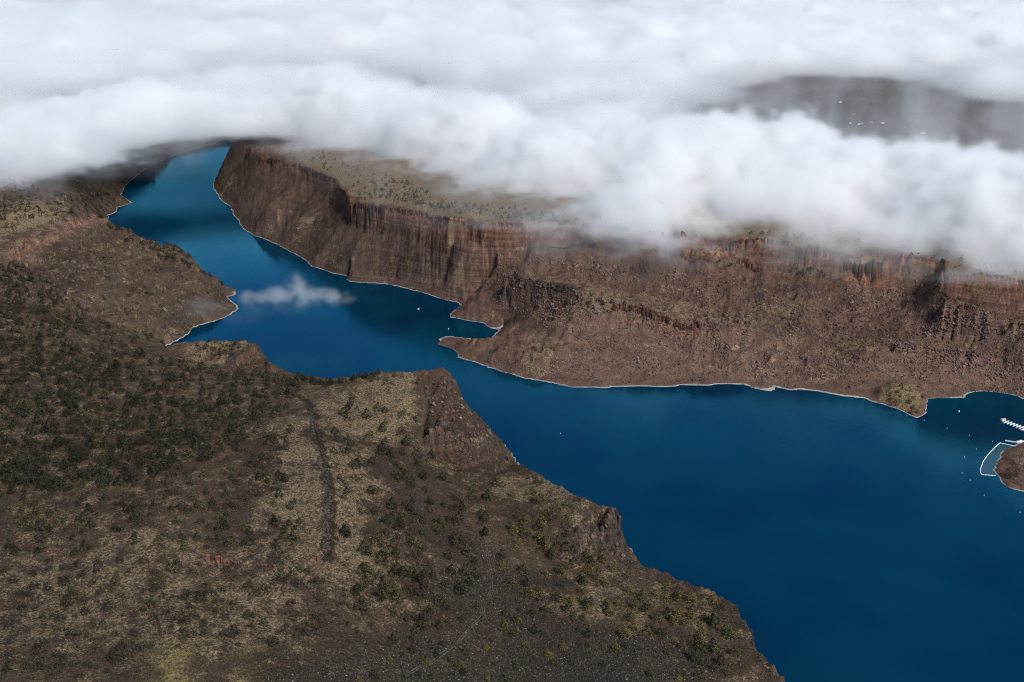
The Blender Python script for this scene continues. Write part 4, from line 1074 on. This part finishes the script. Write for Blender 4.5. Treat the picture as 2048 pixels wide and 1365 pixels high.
L_ += columns([(1440, 546, 97), (1480, 534, 100), (1520, 546, 95)], 12, 5, wall, 'red', 1)
L_ += columns([(1000, 553, 80), (1060, 559, 84), (1110, 570, 84), (1150, 580, 83)], 22, 5.5, wall, 'dark', 2)
L_ += columns([(1180, 634, 59), (1240, 616, 71), (1290, 627, 67), (1340, 645, 59), (1400, 664, 49)], 11, 5, wall, 'red', 2)
L_ += columns([(1690, 556, 98), (1720, 562, 96), (1780, 560, 98)], 11, 5, wall, 'red', 1)
L_ += columns([(1100, 505, 100), (1150, 515, 92), (1190, 512, 95)], 12, 5, wall, 'dark', 1)
column_band('basalt_columns', L_, wall)

# ---------------------------------------------------------------- dirt tracks
M_TRACK = plain('track_soil', (0.085, 0.077, 0.068), 0.95, 0.3)
M_GULLY = plain('gully_soil', (0.045, 0.026, 0.018), 0.95, 0.4)
def draped(name, pts, width, mat, offs=0.0, label=None):
    q = []
    for (x1, y1), (x2, y2) in zip(pts[:-1], pts[1:]):
        for t in np.linspace(0, 1, 14)[:-1]: q.append((x1 + (x2 - x1) * t, y1 + (y2 - y1) * t))
    q = np.array(q); X, Y, _ = march_many(q[:, 0], q[:, 1])
    X = np.convolve(np.pad(X, 4, mode='edge'), np.ones(9) / 9, 'valid'); Y = np.convolve(np.pad(Y, 4, mode='edge'), np.ones(9) / 9, 'valid')
    tx, ty = np.gradient(X), np.gradient(Y); l = np.hypot(tx, ty) + 1e-6; nx_, ny_ = -ty / l, tx / l
    V = []
    for k in (-1, 0, 1):
        w = width * 0.5 * k * (0.75 + 0.5 * np.random.RandomState(4).rand(len(X)))
        a, b = X + nx_ * (offs + w), Y + ny_ * (offs + w); V.append(np.stack([a, b, ground_z(a, b) + 0.22], 1))
    n = len(X); V = np.concatenate(V); i = np.arange(n - 1)
    F = np.concatenate([np.stack([i, i + 1, i + 1 + n, i + n], 1), np.stack([i + n, i + n + 1, i + 1 + 2 * n, i + 2 * n], 1)])
    me = mesh_np(name, V, F); me.materials.append(mat)
    link(bpy.data.objects.new(name, me), kind='structure')
TR = [(955, 1045), (972, 1075), (975, 1115), (984, 1150), (983, 1178), (968, 1210), (965, 1232), (940, 1260), (905, 1300), (850, 1330), (800, 1352)]
draped('dirt_track', TR, 0.5, M_TRACK, -0.9); draped('dirt_track', TR, 0.5, M_TRACK, 0.9)
draped('gully', [(275, 1185), (290, 1205), (305, 1222), (315, 1240), (320, 1262), (322, 1282)], 2.2, M_GULLY)
draped('gully', [(295, 1195), (312, 1215), (316, 1235)], 1.6, M_GULLY)

# ---------------------------------------------------------------- marina at the right
M_WHITE = plain('white_paint', (0.78, 0.78, 0.76), 0.6, 0.08)
M_DECK = plain('dock_deck', (0.55, 0.53, 0.50), 0.8, 0.15)
M_ROOF = plain('tan_roof', (0.48, 0.36, 0.30), 0.8, 0.15)
M_HULL = plain('boat_hull', (0.80, 0.80, 0.80), 0.35, 0.05)
M_DARKW = plain('dark_window', (0.03, 0.04, 0.05), 0.2, 0.1)
M_SAND = plain('beach_sand', (0.20, 0.185, 0.17), 0.95, 0.25)

def dock(p0, p1, fingers, flen, label, house=False):
    a, b = P(*p0), P(*p1); L_ = math.dist(a[:2], b[:2]); ang = math.atan2(b[1] - a[1], b[0] - a[0])
    root = empty('boat_dock', (a[0], a[1], 0), ang, label=label, category='dock')
    mb = MB(); mb.box((L_ / 2, 0, 0.45), (L_, 2.4, 0.7)); part('walkway', mb.mesh('walkway', M_DECK), root)
    if fingers:
        mb = MB(); mb.box((0, 0, 0.42), (1.5, flen, 0.6)); fm = mb.mesh('finger_pier', M_WHITE)
        for k in range(fingers):
            o = part('finger_pier', fm, root); o.location = (L_ * (k + 0.8) / fingers, 0, 0)
    return root, a, ang
dock((2008, 843), (2075, 868), 11, 12, 'white dock with rows of finger piers at the right edge')
dock((2041, 860), (2085, 872), 0, 0, 'short bare dock below the finger piers at the right edge')
dock((2010, 882), (2080, 893), 0, 0, 'long thin dock just above the enclosed swimming area')
dock((2034, 894), (2070, 897), 0, 0, 'stubby dock where the float line meets the point')
def hut(pxy, size, rz, label, name='dock_hut', wallm=None, roofm=None):
    x, y, z = pxy; w, d, h = size
    root = empty(name, (x, y, z), rz, label=label, category='building')
    mb = MB(); mb.box((0, 0, h / 2), (w, d, h)); part('wall', mb.mesh('wall', wallm or M_WHITE), root)
    mb = MB(); e = 0.35
    mb.add([(-w / 2 - e, -d / 2 - e, h), (w / 2 + e, -d / 2 - e, h), (w / 2 + e, d / 2 + e, h), (-w / 2 - e, d / 2 + e, h), (-w / 2 - e, 0, h + d * 0.28), (w / 2 + e, 0, h + d * 0.28)],
           [(0, 1, 5, 4), (2, 3, 4, 5), (0, 4, 3), (1, 2, 5), (3, 2, 1, 0)])
    part('roof', mb.mesh('roof', roofm or M_ROOF), root)
    mb = MB(); mb.box((0, -d / 2 - 0.03, 1.05), (1.0, 0.08, 2.1)); part('door', mb.mesh('door', M_DARKW), root)
    mb = MB(); mb.box((w * 0.3, -d / 2 - 0.03, h * 0.58), (1.1, 0.08, 0.9)); part('window', mb.mesh('window', M_DARKW), root)
x, y, _ = P(2006, 842, 0.8); hut((x, y, 0.8), (6, 4.5, 2.4), 0.3, 'little tan-roofed hut at the head of the finger docks')

def boat(pxy, L_, rz, label):
    x, y = pxy; root = empty('motor_boat', (x, y, 0), rz, label=label, category='boat')
    prof = [(-0.5, 0.17), (-0.2, 0.19), (0.15, 0.17), (0.38, 0.09), (0.5, 0.0)]
    mb = MB(); top = [(p * L_, w * L_, 0.9 + 0.25 * max(0, p)) for p, w in prof] + [(p * L_, -w * L_, 0.9 + 0.25 * max(0, p)) for p, w in prof[-2::-1]]
    bot = [(p * L_ * 0.92, w * 0.6 * L_, -0.2) for p, w in prof] + [(p * L_ * 0.92, -w * 0.6 * L_, -0.2) for p, w in prof[-2::-1]]
    n = len(top); mb.add(top + bot, [tuple(range(n)), tuple(range(2 * n - 1, n - 1, -1))] + [(i, i + n, (i + 1) % n + n, (i + 1) % n) for i in range(n)])
    part('hull', mb.mesh('hull', M_HULL), root)
    mb = MB(); mb.box((0.02 * L_, 0, 1.45), (0.34 * L_, 0.26 * L_, 1.1), 0, 0.8); part('cabin', mb.mesh('cabin', M_WHITE), root)
    mb = MB(); mb.box((0.16 * L_, 0, 1.55), (0.08 * L_, 0.245 * L_, 0.45), 0, 0.9); part('windshield', mb.mesh('windshield', M_DARKW), root)
    mb = MB(); mb.box((-0.53 * L_, 0, 0.7), (0.5, 0.5, 1.1)); part('outboard_motor', mb.mesh('outboard_motor', M_DARKW), root)
boat(P(837, 619, 0)[:2], 4.2, 0.4, 'tiny white boat alone on the dark water off the grey talus')
boat(P(897, 659, 0)[:2], 3.6, 2.0, 'tiny white boat at the mouth of the inlet between the spits')
boat(P(1918, 824, 0)[:2], 4.5, 1.0, 'small white boat in the dark water near the knoll')
boat(P(2041, 884, 0)[:2], 11, 0.2, 'large white cabin boat moored at the long thin dock')

boom = empty('swim_boom', (0, 0, 0), label='curved white float line enclosing the swimming area', category='float line')
bp = [P(x, y, 0) for x, y in [(2034, 894), (2000, 886.5), (1988, 897), (1976, 910), (1966, 924), (1961, 938), (1961, 945), (1963, 950), (1975, 951), (1992, 952.5)]]
mbf = MB(); mbf.lathe([(0.15, -1.6), (0.5, -1.5), (0.5, 1.5), (0.15, 1.6)], 8); fm = mbf.mesh('float', M_WHITE)
for a, b in zip(bp[:-1], bp[1:]):
    L_ = math.dist(a, b); n = max(1, round(L_ / 3.1)); ang = math.atan2(b[1] - a[1], b[0] - a[0])
    for k in range(n):
        t = (k + .5) / n; o = part('float', fm, boom); o.location = (a[0] + (b[0] - a[0]) * t, a[1] + (b[1] - a[1]) * t, 0.3); o.rotation_euler = (0, R(90), ang)
mb1 = MB(); mb1.lathe([(0.2, -0.3), (0.42, -0.1), (0.42, 0.25), (0.25, 0.6)], 10); BODY = mb1.mesh('body', M_WHITE)
mb2 = MB(); mb2.lathe([(0.14, 0.7), (0.12, 1.5), (0.2, 1.55), (0.2, 1.8)], 6); MAST = mb2.mesh('mast', M_WHITE)
for x, y, lab in [(1894, 858, 'white buoy nearest the knoll on the right'), (1939, 872, 'white buoy between the knoll and the finger docks'), (1985, 884, 'white buoy just off the tip of the long thin dock'),
    (1953, 899, 'white buoy left of the upper bend of the float line'), (1929, 915, 'white buoy farthest out from the swimming area'), (1924, 947, 'white buoy level with the lower end of the float line'),
    (1940, 962, 'white buoy below left of the float line'), (1968, 992, 'white buoy below the beach of the point'), (2040, 1026, 'lowest white buoy at the right edge'), (1848, 842, 'white buoy just off the tip of the knoll'), (1121, 868, 'white buoy in open water off the rock bastion')]:
    X_, Y_, _ = P(x, y, 0); b = empty('buoy', (X_, Y_, 0), label=lab, category='buoy', group='mooring buoys off the marina'); part('body', BODY, b); part('mast', MAST, b)
sw = [P(x, y, 0)[:2] for x, y in [(2034, 894), (2000, 887), (1988, 897.5), (1976, 910.5), (1967, 924), (1962, 938), (1962, 945), (1964, 949.5), (1992, 952), (2006, 953), (2006, 920), (2030, 900)]]
mb = MB(); mb.add([(x, y, 0.02) for x, y in sw], [tuple(range(len(sw)))])
part('shallow_water', mb.mesh('shallow_water', water_material('shallow_water', (0.022, 0.05, 0.062), (0.03, 0.06, 0.072))), None, kind='structure')
# trees on the point
for x, y, h, c, lab in [(2026, 915, 11, 'bare', 'bare pinkish-brown tree nearest the beach bend'), (2042, 908, 12, 'bare', 'bare pinkish-brown tree at the top of the point by the right edge'), (2038, 925, 12, 'bare', 'bare pinkish-brown tree in the middle of the point'),
    (2046, 935, 12, 'bare', 'bare pinkish-brown tree at the right edge above the lawn'), (2044, 965, 10, 'bare', 'bare reddish tree low on the point at the right edge'),
    (2014, 945, 10, 'green', 'dark conifer at the water side of the point'), (2022, 952, 9, 'olive', 'olive conifer beside the dark one on the point'), (2030, 948, 9, 'green', 'dark conifer under the bare trees on the point')]:
    X, Y, Z = march_many([x], [y + 6]); root = empty('bare_tree' if c == 'bare' else 'conifer', (X[0], Y[0], max(Z[0], 0.5) - 0.1), x, h, label=lab, category='tree')
    part('crown', CROWNS[c][x % len(CROWNS[c])], root); part('trunk', TRUNKS[x % 3], root)

q = ppoly([(1450, 240), (1560, 165), (1760, 155), (2048, 205), (2048, 350), (1800, 300), (1500, 290)], 3500, rs)
X, Y, Z = march_many(q[:, 0], q[:, 1]); s = 3 + 5 * rs.rand(len(X)) ** 2
scatter_stuff('distant_woodland', X, Y, Z, np.stack([s * 1.5, s * 1.5, s], 1), [proto(m) for m in CROWNS['bush']], seed=12, label='dark scrubby woodland on the far plain below the gap in the cloud')
# ---------------------------------------------------------------- far farmstead seen through the gap in the cloud
M_CREAM = plain('cream_wall', (0.72, 0.66, 0.52), 0.8, 0.1); M_TIN = plain('tin_roof', (0.72, 0.74, 0.76), 0.5, 0.1)
for x, y, sz, rz, rm, wm, lab in [(1845, 269, (26, 14, 6), 0.2, M_CREAM, M_CREAM, 'cream barn standing alone on the far plain, nearest the cloud'), (1720, 251, (24, 10, 5), 0.1, M_TIN, M_WHITE, 'long white-roofed shed on the far plain'),
    (1701, 249, (12, 8, 5), -0.2, M_TIN, M_WHITE, 'small white shed left of the long shed on the far plain'), (1743, 246, (14, 9, 5), 0.3, M_TIN, M_CREAM, 'white-roofed house right of the long shed on the far plain'),
    (1765, 247, (16, 9, 5), 0.0, M_TIN, M_WHITE, 'pale shed between the house and the far barn'), (1681, 207, (14, 9, 5), 0.1, M_TIN, M_WHITE, 'lone white roof highest up the far plain'), (1708, 229, (18, 9, 4), 0.0, M_ROOF, M_CREAM, 'tan-roofed shed behind the white sheds')]:
    X, Y, Z = march_many([x], [y]); hut((X[0], Y[0], Z[0] - 0.5), tuple(k * 0.62 for k in sz), rz, lab, 'farm_building', wm, rm)

# ---------------------------------------------------------------- clouds: voxel density fields
def cloud_material(name, dens, col=(1, 1, 1)):
    t = NT(name)
    v = t.n('ShaderNodeVolumePrincipled')
    v.inputs['Color'].default_value = (*col, 1)
    v.inputs['Density'].default_value = dens
    v.inputs['Anisotropy'].default_value = 0.25
    o = t.n('ShaderNodeOutputMaterial'); t.t.links.new(v.outputs[0], o.inputs['Volume'])
    return t.m

def voxel_volume(name, lo, hi, dens, mat, **props):
    """dens[iz, iy, ix] becomes a density grid between lo and hi"""
    nz, ny, nx = dens.shape
    me = bpy.data.meshes.new(name)
    me.vertices.add(dens.size)
    me.attributes.new('voxel', 'FLOAT', 'POINT').data.foreach_set('value', np.ascontiguousarray(dens, np.float32).ravel())
    me.materials.append(mat)
    o = bpy.data.objects.new(name, me)
    g = bpy.data.node_groups.new(name, 'GeometryNodeTree')
    g.interface.new_socket('Geometry', in_out='INPUT', socket_type='NodeSocketGeometry')
    g.interface.new_socket('Geometry', in_out='OUTPUT', socket_type='NodeSocketGeometry')
    N, L = g.nodes, g.links
    gi, go = N.new('NodeGroupInput'), N.new('NodeGroupOutput')
    pos = N.new('GeometryNodeInputPosition'); sep = N.new('ShaderNodeSeparateXYZ'); L.new(pos.outputs[0], sep.inputs[0])
    def M(op, a, b):
        m = N.new('ShaderNodeMath'); m.operation = op
        for s, v in zip(m.inputs, (a, b)):
            if isinstance(v, (int, float)): s.default_value = v
            else: L.new(v, s)
        return m.outputs[0]
    idx = None
    for a, n, mul in ((0, nx, 1), (1, ny, nx), (2, nz, nx * ny)):
        i = M('MULTIPLY', M('SUBTRACT', sep.outputs[a], float(lo[a])), (n - 1) / float(hi[a] - lo[a]))
        i = M('MULTIPLY', M('MINIMUM', M('MAXIMUM', M('ROUND', i, 0.0), 0.0), float(n - 1)), float(mul))
        idx = i if idx is None else M('ADD', idx, i)
    na_ = N.new('GeometryNodeInputNamedAttribute'); na_.data_type = 'FLOAT'; na_.inputs[0].default_value = 'voxel'
    si = N.new('GeometryNodeSampleIndex'); si.data_type = 'FLOAT'; si.domain = 'POINT'
    L.new(gi.outputs[0], si.inputs['Geometry']); L.new(na_.outputs[0], si.inputs['Value']); L.new(idx, si.inputs['Index'])
    vc = N.new('GeometryNodeVolumeCube')
    vc.inputs['Min'].default_value = lo; vc.inputs['Max'].default_value = hi
    vc.inputs['Resolution X'].default_value = nx; vc.inputs['Resolution Y'].default_value = ny; vc.inputs['Resolution Z'].default_value = nz
    L.new(si.outputs[0], vc.inputs['Density'])
    sm = N.new('GeometryNodeSetMaterial'); sm.inputs['Material'].default_value = mat
    L.new(vc.outputs[0], sm.inputs[0]); L.new(sm.outputs[0], go.inputs[0])
    md = o.modifiers.new('density', 'NODES'); md.node_group = g
    return link(o, **props)

# plan outlines of the fog
EDGE = [P(x, y, 165)[:2] for x, y in [(-500, 400), (-200, 396), (0, 384), (60, 372), (130, 356), (200, 340), (255, 328), (320, 322), (348, 308), (335, 290), (385, 276), (450, 270),
    (520, 270), (600, 290), (680, 312), (760, 350), (840, 392), (900, 416), (1000, 448), (1150, 476), (1230, 500), (1300, 512), (1400, 512), (1500, 488), (1650, 500), (1800, 520), (1900, 540), (2048, 575), (2300, 600), (2700, 610)]]
FOG_POLY = EDGE + [(9000, 2500), (9000, 14000), (-9000, 14000), (-9000, 2500)]
HOLE = [P(x, y, 165)[:2] for x, y in [(1440, 250), (1500, 220), (1560, 178), (1650, 155), (1760, 158), (1830, 185), (1930, 203), (2048, 212), (2200, 220), (2400, 300), (2400, 395), (2048, 362), (1900, 330), (1750, 310), (1600, 300), (1480, 290)]]
CREST = [P(x, y, z)[:2] for x, y, z in [(450, 130, 270), (620, 158, 270), (760, 190, 275), (900, 213, 278), (1000, 226, 280), (1150, 240, 280), (1250, 250, 285), (1330, 240, 290), (1400, 238, 290), (1480, 265, 280), (1600, 256, 280), (1700, 272, 278), (1830, 287, 272), (1900, 305, 268), (2048, 345, 262), (2300, 400, 260)]]

def fog_density(lo, hi, n):
    x = np.linspace(lo[0], hi[0], n[0]); y = np.linspace(lo[1], hi[1], n[1]); z = np.linspace(lo[2], hi[2], n[2])
    X, Y = np.meshgrid(x, y)
    d_in = dist_poly(EDGE, X, Y) * np.where(inside(FOG_POLY, X, Y), 1, -1)
    d_hole = dist_poly(HOLE, X, Y, True) * np.where(inside(HOLE, X, Y), -1, 1)
    d_cr = dist_poly(CREST, X, Y)
    wob = fbm2(X, Y, 260, 4, 101) * 70
    cover = np.minimum(d_in + wob * 0.8, d_hole - 120 + wob)
    billow = np.abs(fbm2(X, Y, 420, 4, 111)) * 75
    top = 195 + 55 * sstep(0, 380, d_in) + billow * sstep(0, 300, cover) - 42
    top += 62 * np.exp(-(d_cr / 190) ** 2)
    top += fbm2(X, Y, 1500, 3, 121) * 55 * sstep(2600, 3800, Y)
    trough = np.exp(-((d_cr - 520) / 240) ** 2) * (Y > np.interp(X, [c[0] for c in CREST], [c[1] for c in CREST]))
    top -= 16 * trough
    edge = sstep(-160, 300, cover)
    veil = np.maximum(0.002 * sstep(-420, 60, d_hole * -1 - 60), 0.013 * sstep(-480, 120, d_in) * sstep(-500, -1000, X) * sstep(2300, 2900, Y)) + 0.05 * sstep(-190, 60, d_in) * sstep(-0.25, 0.5, fbm2(X, Y, 150, 3, 161))
    out = np.zeros((n[2], n[1], n[0]), np.float32)
    for k, zz in enumerate(z):
        m = ((top - zz > -75) & (edge > 0.01)) | (veil > 0.0005)
        xs, ys, zs = X[m], Y[m], np.full(int(m.sum()), zz)
        nz = 0.9 * perlin3(xs / 240, ys / 170, zs / 130, 131) + 0.75 * np.abs(perlin3(xs / 105, ys / 82, zs / 70, 141)) + 0.6 * perlin3(xs / 46, ys / 40, zs / 34, 151) + 0.42 * perlin3(xs / 21, ys / 20, zs / 17, 156) - 0.2
        h = (top[m] - zz) + nz * 56
        e0 = edge[m]
        dns = sstep(-4, 26, h) * (0.35 + 0.65 * sstep(0, 90, h))
        e = sstep(0.0, 0.95, e0 + nz * 0.3 * (1 - e0) * sstep(0, 0.3, e0))
        out[k][m] = np.maximum(dns * e ** 2.0, veil[m] * sstep(290, 215, zz) * (0.6 + 0.8 * nz)).clip(0, 1)
    out[0] = 0; out[-1] = 0; out[:, 0] = 0; out[:, -1] = 0; out[:, :, 0] = 0; out[:, :, -1] = 0
    return out

lo, hi = (-1800, 1640, 138), (1800, 3400, 372)
voxel_volume('fog_bank', lo, hi, fog_density(lo, hi, (480, 235, 34)), cloud_material('fog', 0.085), kind='stuff', label='thick white fog bank rolling over the plateau above the far cliff')
lo, hi = (-5200, 3400, 138), (5200, 10500, 390)
voxel_volume('cloud_sheet', lo, hi, fog_density(lo, hi, (300, 200, 14)), cloud_material('cloud', 0.05), kind='stuff', label='flat sheet of white cloud reaching to the far distance')
# a scrap of cloud low over the lake, and thin mist trailing to the hill
lo, hi = (-760, 1640, 20), (-180, 2240, 140)
n = (146, 150, 31)
x = np.linspace(lo[0], hi[0], n[0]); y = np.linspace(lo[1], hi[1], n[1]); z = np.linspace(lo[2], hi[2], n[2])
X, Y = np.meshgrid(x, y)
puff = [(P(px, py, pz), rx, rz, k) for px, py, pz, rx, rz, k in [(520, 596, 62, 40, 14, .8), (556, 590, 64, 40, 17, 1), (590, 580, 68, 36, 24, 1.1), (600, 568, 74, 22, 18, .9), (630, 592, 64, 40, 16, 1), (662, 594, 62, 34, 14, 1), (688, 600, 58, 26, 8, .6),
    (560, 606, 54, 46, 16, .10), (600, 608, 54, 40, 14, .07), (500, 622, 48, 46, 18, .07), (470, 636, 38, 40, 14, .10), (430, 618, 46, 44, 14, .22), (400, 612, 54, 40, 12, .18), (370, 622, 56, 36, 10, .07)]]
out = np.zeros((n[2], n[1], n[0]), np.float32)
for k, zz in enumerate(z):
    Zk = np.full(X.shape, zz)
    nz = perlin3(X / 44, Y / 44, Zk / 34, 171) + 0.6 * perlin3(X / 20, Y / 20, Zk / 16, 181) + 0.35 * perlin3(X / 9, Y / 9, Zk / 8, 191)
    d = np.zeros(X.shape)
    for (cx, cy_, cz), rx, rz, kk in puff:
        q = 1 - np.sqrt(((X - cx) / rx) ** 2 + ((Y - cy_) / rx) ** 2 + ((zz - cz) / rz) ** 2)
        d = np.maximum(d, kk * sstep(0.0, 0.8, q + nz * 0.95 * (q > -0.6)))
    out[k] = d
out[0] = 0; out[-1] = 0; out[:, 0] = 0; out[:, -1] = 0; out[:, :, 0] = 0; out[:, :, -1] = 0
voxel_volume('small_cloud', lo, hi, out, cloud_material('small_cloud', 0.022), label='small ragged white cloud hanging low over the lake', kind='stuff')
